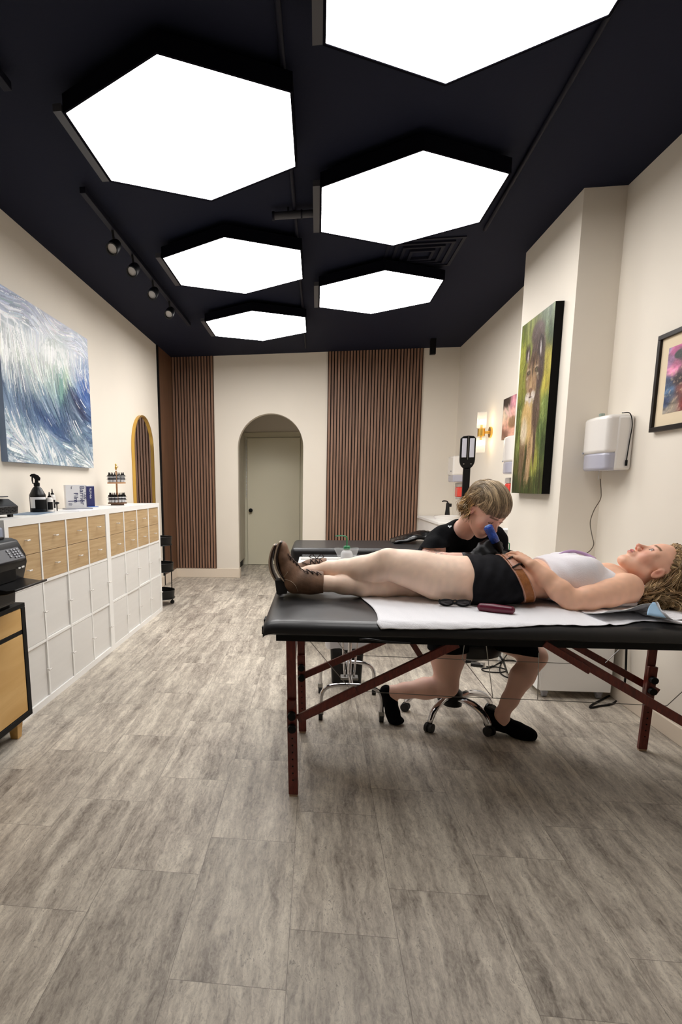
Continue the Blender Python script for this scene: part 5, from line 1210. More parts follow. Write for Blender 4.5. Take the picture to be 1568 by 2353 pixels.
M['hair'] = mat_attr('hair', .42, spec=.5)
M['denim'] = mat('black_denim', (23, 23, 27), .85, spec=.15, bump=.12, bscale=700, var=.3, vscale=30)
M['tank'] = mat('white_knit', (236, 233, 238), .9, bump=.25, bscale=220)
M['tee'] = mat('black_cotton', (9, 10, 13), .9, spec=.08, bump=.2, bscale=60)
M['glove'] = mat('black_nitrile', (13, 13, 15), .42, spec=.35, bump=.08, bscale=70)
M['boot'] = mat('brown_suede', (128, 98, 78), .72, bump=.12, bscale=90, var=.5, vscale=16)
M['bootdark'] = mat('dark_brown_leather', (48, 34, 28), .5, bump=.2, bscale=40)
M['sole'] = mat('sole_black', (24, 23, 26), .6)
M['welt'] = mat('sole_tan', (176, 158, 138), .7)
M['lace'] = mat('lace_brown', (46, 28, 22), .8)
M['leather'] = mat('tooled_leather', (158, 96, 44), .45, bump=.9, bscale=55, var=.3, vscale=40)
M['leatherpale'] = mat('pale_leather', (196, 148, 128), .5, bump=.3, bscale=60)
rng = np.random.RandomState(3)
# ------------------------------------------------------------------ the lying client
h = .0032
F = Field((-.28, 2.28, .735), (1.66, 2.98, 1.13), h)
TOPS = [(1060, 1296), (1095, 1288), (1130, 1283), (1165, 1284), (1200, 1290), (1235, 1289), (1265, 1282), (1300, 1279), (1340, 1287), (1375, 1301), (1405, 1313), (1432, 1325), (1452, 1336)]
HW = [.150, .172, .180, .176, .160, .142, .140, .150, .160, .166, .172, .165, .12]
ZB = [.772, .760, .758, .762, .772, .780, .778, .768, .760, .758, .758, .766, .80]
TXs, TZt = zip(*[(at(u, v, y=2.64).x, at(u, v, y=2.64).z) for u, v in TOPS])
def torso(X, Y, Z):
    x = np.clip(X, TXs[0], TXs[-1]); zt = np.interp(x, TXs, TZt); zb = np.interp(x, TXs, ZB); hw = np.interp(x, TXs, HW); cz = (zt + zb) / 2; rz = (zt - zb) / 2
    q = ((np.abs(Y - 2.655) / hw) ** 2.3 + (np.abs(Z - cz) / rz) ** 2.3) ** (1 / 2.3); d = (q - 1) * np.minimum(hw, rz)
    e = np.maximum(TXs[0] - X, X - TXs[-1]); return np.where(e > 0, np.sqrt(np.maximum(d, 0) ** 2 + e ** 2) + np.minimum(d, 0) * 0 + np.where(d < 0, 0, 0), d)
F.put(torso, (TXs[0] - .02, 2.42, .74), (TXs[-1] + .02, 2.86, 1.05), .02)
for y in (2.57, 2.74): F.ell((at(1333, 1290, y=2.6).x, y, TZt[8] - .030), (.066, .062, .048), None, .03)
LT = [(P3(1120, 1335, 2.60), .105), (P3(1060, 1334, 2.61), .101), (P3(1005, 1326, 2.62), .094), (P3(960, 1311, 2.63), .082), (P3(925, 1303, 2.64), .070), (P3(893, 1297, 2.655), .065)]
LC = [LT[-1], (P3(868, 1303, 2.68), .063), (P3(830, 1309, 2.705), .060), (P3(791, 1310, 2.735), .048), (P3(757, 1308, 2.76), .035), (P3(715, 1316, 2.78), .035)]
RT = [(P3(1120, 1336, 2.76), .098), (P3(1020, 1338, 2.755), .084), (P3(950, 1340, 2.745), .062)]
RC = [RT[-1], (P3(880, 1345, 2.715), .054), (P3(830, 1344, 2.70), .050), (P3(790, 1343, 2.69), .042), (P3(750, 1341, 2.68), .033), (P3(705, 1340, 2.675), .034)]
def blank(F_): q = F_.copy(); q.D[:] = .5; return q
def join(A, B, k):
    t = np.clip(.5 + .5 * (A.D - B.D) / k, 0, 1); A.D = A.D * (1 - t) + B.D * t - k * t * (1 - t)
F_t = F.copy(); F2 = blank(F); F2.chain(RT, .04); F2.chain(RC, .03); F2.cone(RC[-1][0], P3(672, 1336, 2.68), .034, .034, .02)
F.chain(LT, .04); F.ell(P3(888, 1277, 2.63), (.032, .028, .028), None, .03)             # kneecap
G_hips = F.copy(); join(G_hips, F2, .02)
F.chain(LC, .03)
# feet inside the boots
F.cone(LC[-1][0], P3(668, 1325, 2.79), .034, .034, .02); join(F, F2, .004)
# arms
SH = P3(1440, 1351, 2.500); EL = P3(1313, 1380, 2.450); WR = P3(1224, 1299, 2.525)
F3 = blank(F); FB = F; F = F3
F.chain([(SH, .062), (P3(1400, 1364, 2.475), .052), (P3(1355, 1374, 2.455), .046), (EL, .041)], .03)
F.chain([(EL, .040), (P3(1287, 1357, 2.465), .043), (P3(1255, 1328, 2.495), .034), (WR, .025)], .02)
F = FB; F.cone((SH[0], SH[1] + .05, SH[2]), (SH[0] - .02, 2.62, .88), .052, .06, .04)
SH2 = (SH[0], 2.80, SH[2]); F.chain([(SH2, .058), ((1.20, 2.865, .815), .045), ((1.06, 2.875, .80), .038)], .03); F.chain([((1.06, 2.875, .80), .038), ((.93, 2.865, .80), .036), ((.82, 2.86, .795), .025)], .02)
hand(F, (.82, 2.86, .795), (-1, 0, -.12), (0, 0, -1), 1, .9)
KN = P3(1203, 1279, 2.60); hand(F3, WR, KN - WR, (-.55, .35, -.9), 1, .98, curl=(.42, .45, .5, .55), thumb=(.4, .3)); join(F, F3, .012)
# head and neck
HW_ = Head((1.4309, 2.6, .9224), [[.1543, .9877, .0248], [-.3326, .0283, .9426], [.9304, -.1537, .3329]])
build_head(F, HW_)
F.cone(P3(1450, 1346, 2.63), HW_.w((0, -.034, -.050)), .048, .046, .014)
BASE_W = (240, 190, 160)
def tint_w(V):
    C = np.tile(np.array(BASE_W, float), (len(V), 1)); legs = np.clip((.75 - V[:, 0]) * 6, 0, 1)[:, None]; C = C * (1 - legs) + np.array((249, 218, 196)) * legs
    hd = np.clip((V[:, 0] - 1.28) * 12, 0, 1)[:, None]; C = C * (1 - hd * .5) + np.array((240, 184, 162)) * hd * .5
    C = face_tint(V, HW_, BASE_W, C); n_ = vnoise(V[:, 0] * 60, V[:, 1] * 60 + V[:, 2] * 45, 4); return srgb2lin(C * (.975 + .05 * n_)[:, None])
PW = skin_obj('person', F, M['skin'], None, tint_w, loc=(.7, 2.62, .757))
tag(PW, 'woman lying on her back in white tank top, denim shorts and brown boots', 'person')
G = F.copy()
def clothing(name, Dfn, m, parent, box, F0, sm=2):
    q = F0.copy(); sl, X, Y, Z = q.sub(*box); q.D[:] = .5; q.D[sl] = Dfn(F0.D[sl], X, Y, Z); return skin_obj(name, q, m, parent, box=box, smooth=sm)
wr = lambda X, Y, Z, a, f: a * np.sin(f[0] * X + f[1] * Y + f[2] * Z)
hemx = at(1088, 1335, y=2.5).x; bx0 = .800; bk = .46
BP = lambda X, Z: X + (Z - .99) * bk * 1.0          # tilted belt plane coordinate
xb = at(1150, 1284, y=2.64).x
def shorts(D, X, Y, Z):
    d = D - .0075 - .002 * np.sin(60 * X + 40 * Z) * np.sin(35 * Y) - .0015 * np.sin(120 * (X - Z * .5)); hem = hemx - X; hem = hem + .004 * np.sin(50 * Z)
    return np.maximum(np.maximum(d, hem), (X + (Z - .97) * bk) - (xb + .012))
so = clothing('shorts', shorts, M['denim'], PW, ((hemx - .02, 2.40, .74), (xb + .20, 2.90, 1.04)), G_hips)
def belt(D, X, Y, Z):
    c = X + (Z - .97) * bk - xb - .010; return np.maximum(np.maximum(D - .0125, np.abs(c) - .0225), -(D - .002))
clothing('belt', belt, M['leather'], PW, ((xb - .05, 2.40, .74), (xb + .24, 2.90, 1.04)), G_hips, 1)
def edge(D, X, Y, Z):
    c = X + (Z - .97) * bk - xb - .010; return np.maximum(np.maximum(D - .0138, np.abs(np.abs(c) - .0215) - .003), -(D - .002))
clothing('belt_edge', edge, M['leatherpale'], PW, ((xb - .05, 2.40, .74), (xb + .24, 2.90, 1.04)), G_hips, 0)
x_h = at(1243, 1290, y=2.64).x
def tank(D, X, Y, Z):
    d = D - .0085 - .0022 * np.sin(46 * X + 30 * (Z - Y)) * np.clip((1.2 - X) * 5, 0, 1) - .0012 * np.sin(110 * X + 60 * Y)
    hem = (x_h + (.97 - Z) * .10) - X
    neck = .095 - np.sqrt((X - (at(1470, 1330, y=2.64).x + .005)) ** 2 + ((Y - 2.64) * .9) ** 2 + ((Z - .95) * .6) ** 2)      # neckline scoop
    ah = .0
    arm = []
    for ys in (2.455, 2.825):
        arm.append(.088 - np.sqrt(((X - 1.335) * .80) ** 2 + ((Y - ys) * 1.0) ** 2 + ((Z - .865) * .75) ** 2))
    return mx(d, hem, neck, arm[0], arm[1])
clothing('tank_top', tank, M['tank'], PW, ((x_h - .03, 2.40, .74), (1.42, 2.88, 1.06)), G_hips)
# lavender top edge behind the chest
M['lavender'] = mat('lavender_cloth', (190, 158, 198), .85, bump=.2, bscale=120)
pts = smoothpath([P3(1283, 1277, 2.70), P3(1300, 1269, 2.71), P3(1318, 1267, 2.72), P3(1338, 1271, 2.72), P3(1354, 1277, 2.71), P3(1368, 1285, 2.69)], 6)
MB().tube(pts, [.0075] * len(pts), 10, flat=.9).build('undershirt_edge', M['lavender'], PW, smooth='all')
# buckle and belt tip
from mathutils.bvhtree import BVHTree
def surf(o, u, v, lift=0.0):
    dg = bpy.context.evaluated_depsgraph_get(); dg.update(); t_ = BVHTree.FromObject(o, dg); mw = o.matrix_world; mi = mw.inverted()
    a = mi @ Vector((0, 0, CAMH)); b = mi @ at(u, v, y=3.0); hit, nor, *_ = t_.ray_cast(a, (b - a).normalized())
    if hit is None: return None, None
    return mw @ (hit + nor * lift), (mw.to_3x3() @ nor).normalized()
bpy.context.view_layer.update()
blt = [o for o in PW.children if o.name.startswith('belt') and 'edge' not in o.name][0]
def strip(pts, wd, mt, name, parent, th=.003):
    g_ = []
    for (p, n_), k in zip(pts, range(len(pts))):
        a = pts[min(k + 1, len(pts) - 1)][0] - pts[max(k - 1, 0)][0]; s_ = a.cross(n_).normalized(); g_.append([p - s_ * wd / 2, p, p + s_ * wd / 2])
    return MB().grid(g_).build(name, mt, parent, smooth='all', thick=th)
def sp(u, v, lift, obj=None):
    p, n_ = surf(obj or blt, u, v, lift)
    if p is None: p = at(u, v, y=2.55); n_ = Vector((0, -.7, .7))
    return p, n_
def sp2(u, v, lift):
    p, n_ = surf(blt, u, v, lift)
    if p is None: p, n_ = surf(so, u, v, lift + .004)
    if p is None: p = at(u, v, y=2.6); n_ = Vector((0, -.7, .7))
    return p, n_
strip([sp2(u, v, .003) for u, v in ((1161, 1276), (1168, 1281), (1176, 1289), (1184, 1299), (1191, 1309))], .036, M['leatherpale'], 'belt_tip', PW)
for a, b, c, d in (((1163, 1290), (1170, 1286), (1177, 1283), (1184, 1281)), ((1180, 1307), (1187, 1302), (1193, 1299), (1200, 1297))):
    MB().tube(smoothpath([sp2(*q, .008)[0] for q in (a, b, c, d)], 4), .0042, 8).build('buckle_bar', M['blackmetal'], PW, smooth='all')
# ---- boots
def boot(pts, k, y, du, dv, name, tip=0):
    bF = Field((-.30, y - .10, .74), (.12, y + .10, 1.12), .003)
    q = lambda u, v, yy=y: P3(u + du, v + dv, yy)
    bF.chain([(q(*k[0]), .052), (q(*k[1]), .054), (q(*k[2]), .052)], .03)
    bF.chain([(q(*k[2]), .050), (q(*k[3]), .042), (q(*k[4]), .026), (q(*k[5]), .018)], .03)
    bF.ell(q(*k[4]), (.022, .044, .040), None, .025); bF.ell(q(*k[5]), (.016, .036, .026), None, .02)
    cu = q(*k[0])[0] + .012
    sl, X, Y, Z = bF.sub(bF.lo, bF.lo + bF.h * bF.n)
    bF.D = np.maximum(bF.D, (X - cu)); bF.D = np.maximum(bF.D, (TT + .0015 if dv == 0 else .70) - Z)
    bF.D = np.maximum(bF.D, -(np.sqrt((Y - q(*k[0])[1]) ** 2 + (Z - q(*k[0])[2]) ** 2) - .042 + np.maximum(0, (cu - .012) - X) * 3))
    o = skin_obj(name, bF, M['boot'], PW, smooth=2)
    return o, q
KB = [(738, 1338), (712, 1337), (678, 1336), (664, 1308), (651, 1278), (650, 1257)]
b1, q = boot(None, KB, 2.69, 0, 0, 'boot')
def outl(pts, y0, y1, q_, y): return [Vector(q_(u, v, y)) for u, v in pts]
def slab(uv, q_, y, hw, name, mt, parent, bev=.003):
    m_ = MB(); n_ = len(uv); vs = []
    for s_ in (-1, 1): vs += [Vector(q_(u, v, y)) + Vector((0, s_ * hw, 0)) for u, v in uv]
    m_.add(vs, [tuple(range(n_)), tuple(range(2 * n_ - 1, n_ - 1, -1))] + [(i, (i + 1) % n_, n_ + (i + 1) % n_, n_ + i) for i in range(n_)]); return m_.build(name, mt, parent, bevel=bev)
sole_l = [(655, 1333), (645, 1320), (637, 1303), (634, 1285), (636, 1267), (640, 1254), (645, 1244)]
def sole(q_, y, parent, hw=.040, hs=0):
    def band(a, b):      # offsets in px to the left / right of the sole line
        L_ = [(u - a, v) for u, v in smooth2(sole_l)]; R_ = [(u - b, v) for u, v in smooth2(sole_l)][::-1]; return L_ + R_
    s_ = slab(band(2.5, -1), q_, y, hw + .002, 'sole', M['welt'], parent, .001); slab(band(-1, -5), q_, y, hw, 'outsole', M['bootdark'], parent, .002)
    slab([(633 + hs, 1331), (661, 1330), (664, 1347), (660, 1362 - hs * .4), (637 + hs, 1363 - hs * .4)], q_, y, .033, 'heel', M['sole'], parent, .002)
def smooth2(p):
    return [(v_.x, v_.y) for v_ in smoothpath([Vector((a, b, 0)) for a, b in p], 5)]
sole(q, 2.69, b1)
def laces(o_, rows, parent):
    """zigzag lacing laid on the boot's surface between two rows of photo-side points"""
    bpy.context.view_layer.update(); g_ = MB(); P_ = []
    for u, v in rows:
        p, n_ = surf(o_, u, v, .003)
        if p is not None: P_.append(p)
    for a_, b_ in zip(P_, P_[1:]): g_.tube([a_, (a_ + b_) / 2 + Vector((-.001, -.003, .003)), b_], .0023, 6)
    if P_: g_.build('lace', M['lace'], parent, smooth='all')
ZA = [(661, 1272), (669, 1288), (667, 1278), (676, 1294), (673, 1285), (683, 1301), (680, 1292), (690, 1307), (687, 1298), (699, 1313), (695, 1304), (709, 1318), (705, 1309), (720, 1320), (716, 1313), (731, 1322), (728, 1315), (739, 1322)]
laces(b1, ZA, b1)
g_ = MB(); bpy.context.view_layer.update()
for uvs in (((653, 1331), (662, 1333), (672, 1338), (680, 1347), (685, 1359)), ((651, 1326), (656, 1322), (661, 1314))):
    pp_ = [surf(b1, u, v, .001)[0] for u, v in uvs]; pp_ = [p for p in pp_ if p is not None]
    if len(pp_) > 2: g_.tube(smoothpath(pp_, 4), .0013, 6)
if g_.v: g_.build('stitching', M['welt'], b1, smooth='all')
KB2 = [(758, 1299), (728, 1306), (692, 1318), (674, 1298), (657, 1274), (655, 1254)]
b2, q2 = boot(None, KB2, 2.83, -13, 7, 'boot'); sole(q2, 2.83, b2, hs=15); laces(b2, [(667, 1270), (677, 1280), (675, 1273), (686, 1288), (683, 1278), (696, 1294), (693, 1283), (705, 1297), (703, 1285), (715, 1299), (714, 1286), (725, 1299), (725, 1286), (735, 1298), (735, 1285)], b2)
g_ = MB(); c_ = np.array(P3(728, 1284, 2.80))
for s_ in (-1, 1):
    g_.tube(smoothpath([c_, c_ + np.array((s_ * .02, -.01, .022)), c_ + np.array((s_ * .035, -.015, .012)), c_ + np.array((s_ * .012, -.01, .0))], 5), .002, 6)
    g_.tube(smoothpath([c_, c_ + np.array((s_ * .018, -.02, .0)), c_ + np.array((s_ * .03, -.025, -.016))], 5), .002, 6)
g_.build('lace_bow', M['lace'], b2, smooth='all')
# ---- eye
for s_ in (-1, 1):
    c_ = HW_.w((s_ * .031, .0785, .0035)); MB().ball(c_, .0105, 16, 12).build('eye', mat('eye_white', (226, 218, 214), .15), PW, smooth='all')
    dr = Vector(HW_.R @ np.array((0, 1, .05))).normalized(); MB().cyl(Vector(c_) + dr * .0098, Vector(c_) + dr * .0108, .0052, n=16).build('iris', mat('iris', (60, 66, 72), .1), PW)
    ar_ = [Vector(HW_.w((s_ * .031 + .0145 * math.cos(a), .0885 - .004 * abs(math.cos(a)), .004 + .0058 * math.sin(a)))) for a in [PI * i / 10 for i in range(11)]]
    MB().tube(ar_, .0009, 6).build('eyelashes', mat('lash', (50, 36, 30), .7), PW, smooth='all')
# ---- hair of the client
locks = []
def shade(): 
    t_ = rng.rand(); return np.array((128, 100, 68)) * (1 - t_) + np.array((206, 180, 138)) * t_
def scalp(th, ph, r=1.0):      # th from crown, ph around (0 front, + her right)
    return np.array((.079 * r * math.sin(th) * math.sin(ph), -.014 + .097 * r * math.sin(th) * math.cos(ph), .038 + .087 * r * math.cos(th)))
def clump(P0, n_, am, f_, p0, r0, cnt, sd, cl, grow=2.0):
    t_ = np.linspace(0, 1, n_); w_ = np.stack([am * np.sin(f_ * t_ + p0), am * np.cos(f_ * t_ + p0), am * .6 * np.sin(f_ * t_ + p0 + 1.3)], 1) * np.clip(t_ * 2.4, 0, 1)[:, None]
    for j in range(cnt):
        o_ = rng.normal(0, sd, 3); P = P0 + w_ + o_[None] * (.35 + grow * t_[:, None]); P[:, 2] = np.maximum(P[:, 2], .765)
        locks.append((P, r0 * np.minimum(1, np.minimum((1 - t_) * 3 + .1, t_ * 7 + .25)) * (.55 + .6 * rng.rand()), cl * rng.uniform(.82, 1.18)))
for i in range(470):
    ph = rng.uniform(-2.9, 2.9) if rng.rand() < .6 else -rng.uniform(.2, 1.8); near = ph < 0; th0 = float(np.interp(abs(ph), [0, .6, 1.0, 1.35, 1.6, 2.0, 3], [1.0, 1.05, 1.32, 1.6, 1.7, 1.8, 1.8])); th = th0 * (rng.uniform(.15, 1.0) if rng.rand() < .6 else rng.uniform(.9, 1.0))
    a = HW_.w(scalp(th, ph, .97)); b = HW_.w(scalp(th * .85, ph * 1.12 + np.sign(ph) * .12, 1.08))
    c = HW_.w((np.sign(ph) * rng.uniform(.055, .088), -.075 + rng.uniform(-.03, .02), .03 + rng.uniform(-.045, .06)))
    yy = rng.uniform(2.50, 2.64) if near else rng.uniform(2.60, 2.80)
    d = np.array((rng.uniform(1.46, 1.62), yy, rng.uniform(.775, .83))); e = d + np.array((rng.uniform(-.05, .10), rng.uniform(-.07, .02) * (1 if near else -1), -.012))
    clump(crspline([a, b, c, d, e], 24), 24, rng.uniform(.003, .010), rng.uniform(14, 26), rng.rand() * 6, .0030, 6, .0035, shade())
for i in range(170):          # curls gathered around the ear and neck, on the paper
    a = HW_.w((-.066, -.040 + rng.uniform(-.02, .012), -.015 + rng.uniform(-.03, .04))); b = a + np.array((-.008 + rng.uniform(-.03, .02), -.012, -.035))
    d = np.array((rng.uniform(1.345, 1.56), rng.uniform(2.50, 2.60), rng.uniform(.77, .83)))
    if d[0] > 1.46: d[1] = rng.uniform(2.44, 2.58)
    e = d + np.array((rng.uniform(-.03, .06), rng.uniform(-.05, .02), -.02))
    clump(crspline([a, b, (b + d) / 2 + rng.uniform(-.015, .015, 3), d, e], 22), 22, rng.uniform(.006, .014), rng.uniform(13, 22), rng.rand() * 6, .0029, 6, .0032, shade())
locks_mesh('hair', locks, M['hair'], PW)

# ------------------------------------------------------------------ the artist
h = .0036
F = Field((.30, 2.62, -.01), (1.30, 3.36, 1.34), h)
HA_ = Head((.7812, 2.7821, 1.1678), [[-.8558, -.5171, -.0155], [.3822, -.6119, -.6924], [.3485, -.5985, .7213]])
NB = np.array((.715, 2.935, 1.035))                               # neck base
SR = np.array(P3(1012, 1246, 2.90)); SL = np.array((.900, 3.06, 1.000))
ax_ = (SL - SR) / np.linalg.norm(SL - SR); bk_ = np.cross(ax_, (0, 0, 1.0)); bk_ /= np.linalg.norm(bk_)
RT_ = np.stack([ax_, bk_, np.cross(ax_, bk_)], 1)
CH_ = (SR + SL) / 2 + np.array((0, .03, -.09)); BL_ = np.array((.80, 3.06, .76)); PV = np.array((.80, 3.10, .60))
F.ell(CH_, (.150, .100, .150), RT_, .03); F.ell((SR + SL) / 2 + np.array((0, .015, -.02)), (.155, .072, .060), RT_, .04)
F.ell(BL_, (.135, .10, .17), RT_, .05); F.ell(PV, (.165, .125, .115), RT_, .05)
F.cone(SR, P3(1052, 1222, 2.93), .052, .050, .04); F.cone(SL, P3(1085, 1222, 2.97), .052, .050, .04)
ER = P3(976, 1292, 2.745); WRr = P3(1086, 1284, 2.715)
F.chain([(SR, .056), ((SR + ER) / 2, .048), (ER, .040)], .03); F.chain([(ER, .038), (ER * .65 + WRr * .35, .039), (WRr, .026)], .02)
EL_ = np.array((.945, 2.99, .80)); WL = np.array((.905, 2.84, .935)); F.chain([(SL, .055), (EL_, .041)], .03); F.chain([(EL_, .038), (WL, .026)], .02)
G_tee = F.copy()
build_head(F, HA_)
F.cone(NB, HA_.w((0, -.030, -.055)), .052, .047, .02)
KR = P3(1026, 1577, 3.00); AR = P3(900, 1590, 3.02); HR = np.array((.70, 3.03, .56))
F.chain([(HR, .105), (HR * .5 + KR * .5, .083), (KR, .058)], .04); F.chain([(KR, .056), (KR * .62 + AR * .38 + np.array((0, 0, .0)), .055), (KR * .25 + AR * .75, .040), (AR, .032)], .025)
KL = P3(1229, 1509, 2.98); AL_ = P3(1153, 1642, 2.925); HL = np.array((.90, 3.14, .55))
F.chain([(HL, .105), (HL * .5 + KL * .5 + np.array((0, 0, .015)), .084), (KL, .058)], .04); F.chain([(KL, .056), (KL * .66 + AL_ * .34 + np.array((-.006, 0, 0)), .056), (KL * .25 + AL_ * .75, .038), (AL_, .033)], .025)
F.cone(AL_, P3(1160, 1665, 2.92), .033, .034, .02); F.cone(AR, P3(902, 1622, 3.01), .032, .030, .02)
G_all = F.copy()
BASE_A = (236, 192, 174)
def tint_a(V):
    C = np.tile(np.array(BASE_A, float), (len(V), 1)); C = face_tint(V, HA_, BASE_A, C)
    near = np.clip(1.4 - np.linalg.norm(V - (ER * .8 + WRr * .2), axis=1) / .06, 0, 1); pat = (fbm(V[:, 0] * 90, V[:, 2] * 90 + V[:, 1] * 60, 3, 7) > .52)
    m_ = (near * pat * .7)[:, None]; C = C * (1 - m_) + np.array((92, 88, 84)) * m_; return srgb2lin(C)
# gloved hands are part of the body; the gloves cover them
Dr = P3(1136, 1262, 2.69) - WRr
FH = blank(F); FH.chain([(ER * .4 + WRr * .6, .034), (WRr, .026)], .02); FH.chain([((EL_ + WL) / 2, .034), (WL, .026)], .02); hand(FH, P3(1095, 1281, 2.71), P3(1146, 1250, 2.69) - P3(1095, 1281, 2.71), (.2, .8, -.5), 1, .98, curl=(.95, 1.0, 1.0, 1.05), thumb=(.5, .5)); hand(FH, WL, np.array((.835, 2.74, .975)) - WL, (-.2, 0, -1), 1, .92, curl=(.4, .4, .45, .5))
join(F, FH, .008)
PA = skin_obj('person', F, M['skin'], None, tint_a, loc=(.8, 3.05, 0))
tag(PA, 'tattoo artist with short light brown hair, black tee and black gloves bending over', 'person')
gF = F.copy(); sl, X, Y, Z = gF.sub(gF.lo, gF.lo + gF.h * gF.n)
def along(X, Y, Z, a, b):
    v = b - a; L_ = np.linalg.norm(v); v = v / L_; return (X - a[0]) * v[0] + (Y - a[1]) * v[1] + (Z - a[2]) * v[2]
def gl(D, X, Y, Z): return np.maximum(D - .0035 - .0012 * np.sin(150 * X + 90 * Z), .165 - along(X, Y, Z, ER, WRr))
clothing('glove', gl, M['glove'], PA, ((WRr[0] - .08, 2.62, .86), (.99, 2.80, 1.09)), FH, 1)
def gl2(D, X, Y, Z): return np.maximum(D - .0035, .06 - along(X, Y, Z, EL_, WL))
clothing('glove', gl2, M['glove'], PA, ((.78, 2.70, .86), (1.0, 2.97, 1.06)), FH, 1)
NKC = P3(1079, 1203, 2.86)
def tee(D, X, Y, Z):
    d = D - .013 - .0035 * np.sin(38 * X + 26 * Z) * np.sin(21 * Y + 9 * Z) - .002 * np.sin(90 * X - 60 * Z)
    nk = .074 - np.sqrt((X - NKC[0]) ** 2 + (Y - NKC[1]) ** 2 + ((Z - NKC[2]) * .9) ** 2)
    sr = along(X, Y, Z, SR, ER) - (np.linalg.norm(ER - SR) - .035); srm = np.where(np.sqrt((X - ER[0]) ** 2 + (Y - ER[1]) ** 2 + (Z - ER[2]) ** 2) < .16, sr, -1)
    fore = np.where((X > ER[0] - .01) & (Y < 2.82) & (Z < .985) & (X < WRr[0] + .3), .02 - (Y - 2.80), -1)
    sl_ = np.where((X > .86), along(X, Y, Z, SL, EL_) - .15, -1)
    return mx(d, nk, srm, fore, sl_, .60 - Z)
to = clothing('t_shirt', tee, M['tee'], PA, ((.42, 2.64, .58), (1.06, 3.34, 1.14)), G_tee, 2)
def shorts2(D, X, Y, Z): return np.maximum(np.maximum(D - .012, Z - .66), np.maximum(.40 - Z, 0 * X - 1) )
clothing('shorts', shorts2, M['tee'], PA, ((.50, 2.90, .42), (1.12, 3.32, .70)), G_all, 1)
# shoes
sF = Field((.80, 2.78, -.012), (1.25, 3.06, .20), .003)
hp = P3(1131, 1660, 2.945); sF.chain([(hp, .037), (P3(1160, 1664, 2.93), .040), (P3(1190, 1676, 2.905), .036), (P3(1212, 1685, 2.885), .031), (P3(1222, 1688, 2.875), .026)], .02)
sF.ell(P3(1200, 1688, 2.89), (.062, .044, .026), np.array(Matrix.Rotation(-.55, 3, 'Z')), .02); sF.cone(hp, P3(1126, 1632, 2.95), .036, .030, .02)
sl, X, Y, Z = sF.sub(sF.lo, sF.lo + sF.h * sF.n); top = (Z - .098) + (X - 1.0) * .35 ; sF.D = np.maximum(np.maximum(sF.D, .0015 - Z), np.minimum(top, .5)); s1 = skin_obj('shoe', sF, M['tee'], PA, smooth=2)
sF = Field((.34, 2.92, -.012), (.56, 3.12, .24), .003)
sF.chain([(P3(888, 1588, 3.02), .034), (P3(897, 1612, 3.015), .036), (P3(903, 1638, 3.01), .036), (P3(906, 1652, 3.005), .032)], .02); sF.ell(P3(912, 1655, 3.0), (.040, .038, .020), None, .02)
sl, X, Y, Z = sF.sub(sF.lo, sF.lo + sF.h * sF.n); sF.D = np.maximum(sF.D, .0015 - Z); sF.D = np.maximum(sF.D, -(np.sqrt((X - AR[0] - .03) ** 2 + (Y - AR[1]) ** 2 + (Z - AR[2]) ** 2) - .045)); skin_obj('shoe', sF, M['tee'], PA, smooth=2)
# shirt print
bpy.context.view_layer.update()
def patch(uvs, name, lift=.002):
    vs = []
    for u, v in uvs:
        p, n_ = surf(to, u, v, lift)
        if p is None: return
        vs.append(p)
    MB().add(vs, [tuple(range(len(vs)))]).build(name, mat('print_white', (206, 208, 212), .8), PA)
for cx_, cy_ in ((1034, 1211), (1105, 1257)):
    for k in range(3):
        a = cx_ + (k - 1) * 2.6; b_ = cy_ + (k % 2) * 2 - 1; patch([(a - 1.3, b_ - 1.6), (a + 1.4, b_ - 2.2), (a + 1.2, b_ + 1.6), (a - 1.4, b_ + 1.3)], 'shirt_print')
# eyelashes (looking down)
for s_ in (-1, 1):
    ar_ = [Vector(HA_.w((s_ * .031 + .0145 * math.cos(a), .0895 - .004 * abs(math.cos(a)), .001 - .0045 * math.sin(a)))) for a in [PI * i / 10 for i in range(11)]]
    MB().tube(ar_, .0012, 6).build('eyelashes', mat('lash', (70, 50, 42), .7), PA, smooth='all')
# hair of the artist: layered cut with fringe, longer curls at the nape
locks = []
def shade2():
    t_ = rng.rand(); return np.array((98, 82, 62)) * (1 - t_) + np.array((192, 168, 134)) * t_
def thmax(ph):
    a = abs(ph)
    return np.interp(a, [0, .75, 1.05, 1.45, 1.8, 2.3, PI], [1.56, 1.56, 1.54, 1.50, 1.78, 2.05, 2.15])
def sc2(th, ph, r): return np.array((.079 * r * math.sin(th) * math.sin(ph), -.014 + .097 * r * math.sin(th) * math.cos(ph), .034 + .083 * r * math.cos(th)))
for i in range(420):
    ph = rng.uniform(-PI, PI); tm = thmax(ph) * rng.uniform(.95, 1.03); t0 = rng.uniform(0, .70) * tm; r1 = rng.uniform(1.05, 1.15); n_ = 14; T_ = np.linspace(0, 1, n_)
    sw = rng.uniform(-.25, .35) * (1 if abs(ph) > 1 else .55); th = t0 + (tm - t0) * T_; wv = rng.uniform(.03, .09); wf = rng.uniform(4, 8); cl = shade2()
    for j in range(8):           # strands of one clump
        dp = rng.normal(0, .045); dr_ = rng.normal(0, .008); ds = rng.uniform(.88, 1.04)
        P = np.array([HA_.w(sc2(.02 + a * ds, ph + dp + sw * t__ + wv * math.sin(wf * t__ + i), 1.005 + dr_ + (r1 - 1.0) * min(1, a / .9) - .02 * max(0, a - 1.4) * 4)) for a, t__ in zip(th, T_)])
        locks.append((P, .0030 * np.minimum(1, np.minimum((1 - T_) * 2.6 + .1, T_ * 5 + .25)) * (.6 + .6 * rng.rand()), cl * rng.uniform(.82, 1.15)))
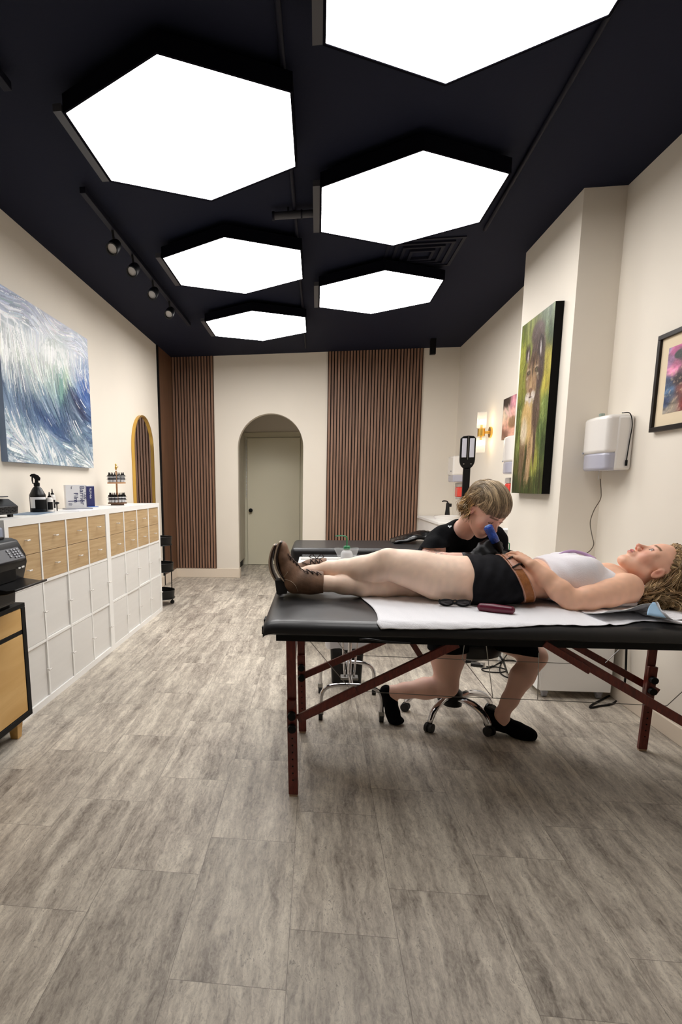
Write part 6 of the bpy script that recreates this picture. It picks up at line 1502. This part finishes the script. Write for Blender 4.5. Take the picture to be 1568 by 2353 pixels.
def comb(al, be, r): return np.array((.079 * r * math.sin(be), -.014 + .097 * r * math.cos(be) * math.sin(al), .034 + .083 * r * math.cos(be) * math.cos(al)))
for i in range(300):         # layers combed forward into the fringe
    be = rng.uniform(-1.3, 1.3); a0 = rng.uniform(-1.2, .7); a1 = 1.56 * rng.uniform(.93, 1.02); n_ = 16; T_ = np.linspace(0, 1, n_); wv = rng.uniform(.02, .07); wf = rng.uniform(4, 8); cl = shade2(); r1 = rng.uniform(1.08, 1.17); sp_ = rng.uniform(.0, .22)
    for j in range(8):
        db = rng.normal(0, .05); dr_ = rng.normal(0, .007); e_ = rng.uniform(.95, 1.03)
        P = np.array([HA_.w(comb(a0 + (a1 * e_ - a0) * t__, (be + db) * (.78 + .22 * t__ + sp_ * t__ * .3) + wv * math.sin(wf * t__ + i), 1.0 + dr_ + (r1 - 1) * min(1, t__ * 4 + .1) * (1 - .25 * max(0, t__ - .7) * 3))) for t__ in T_])
        locks.append((P, .0030 * np.minimum(1, np.minimum((1 - T_) * 2.6 + .1, T_ * 5 + .25)) * (.6 + .6 * rng.rand()), cl * rng.uniform(.82, 1.15)))
for i in range(90):          # nape curls
    ph = rng.uniform(1.55, PI) * (1 if rng.rand() < .75 else -1); a = HA_.w(sc2(1.55, ph, 1.08)); b_ = HA_.w(sc2(2.0, ph, 1.12)); n_ = 16; T_ = np.linspace(0, 1, n_)
    c_ = b_ + np.array((rng.uniform(-.022, .004), rng.uniform(-.01, .01), -.026)); d_ = c_ + np.array((rng.uniform(-.030, .012), rng.uniform(-.012, .012), rng.uniform(-.040, -.014)))
    am = rng.uniform(.004, .009) * T_; f_ = rng.uniform(8, 15); p0 = rng.rand() * 6; cl = shade2() * np.array((1.08, 1.02, .88))
    for j in range(7):
        o_ = rng.normal(0, .0032, 3); P = crspline([a + o_, b_ + o_, c_ + o_ * 1.6, d_ + o_ * 2.2], n_); P = P + np.stack([am * np.sin(f_ * T_ + p0), am * np.cos(f_ * T_ + p0), am * np.sin(f_ * T_ + p0 + 2)], 1)
        locks.append((P, .0026 * np.minimum(1, np.minimum((1 - T_) * 2.6 + .1, T_ * 5 + .25)) * (.6 + .6 * rng.rand()), cl * rng.uniform(.85, 1.15)))
locks_mesh('hair', locks, M['hair'], PA)
# tattoo machine held in the right glove
a = Vector(P3(1121, 1209, 2.675)); b = Vector(P3(1142, 1250, 2.675)); d = (b - a).normalized()
M['bluewrap'] = mat('blue_wrap', (38, 78, 176), .25, bump=1.0, bscale=40, var=.45, vscale=28)
t = empty('tattoo_machine', 'blue film wrapped tattoo machine held upright in the black glove', 'tattoo machine', a)
MB().lathe(a, [(.004, .004), (.012, -.001), (.019, .003), (.020, .012), (.0185, .035), (.0195, .06), (.018, .082)], 22, ax=d).build('wrapped_body', M['bluewrap'], t, smooth='all')
MB().lathe(a, [(.017, .080), (.013, .105), (.010, .125), (.005, .14), (.002, .165)], 16, ax=d).build('grip', M['blackmatte'], t, smooth=True)
g_ = MB()
for i in range(9):
    a_ = i * 2.4; c_ = a + d * .001; q_ = d.orthogonal().normalized(); w_ = d.cross(q_); g_.ball(c_ + (q_ * math.cos(a_) + w_ * math.sin(a_)) * .011 * (i / 9) ** .5 - d * .001, (.006, .006, .004), 8, 6)
g_.build('wrap_knot', mat('light_blue_film', (116, 160, 232), .2, coat=.3), t, smooth='all')
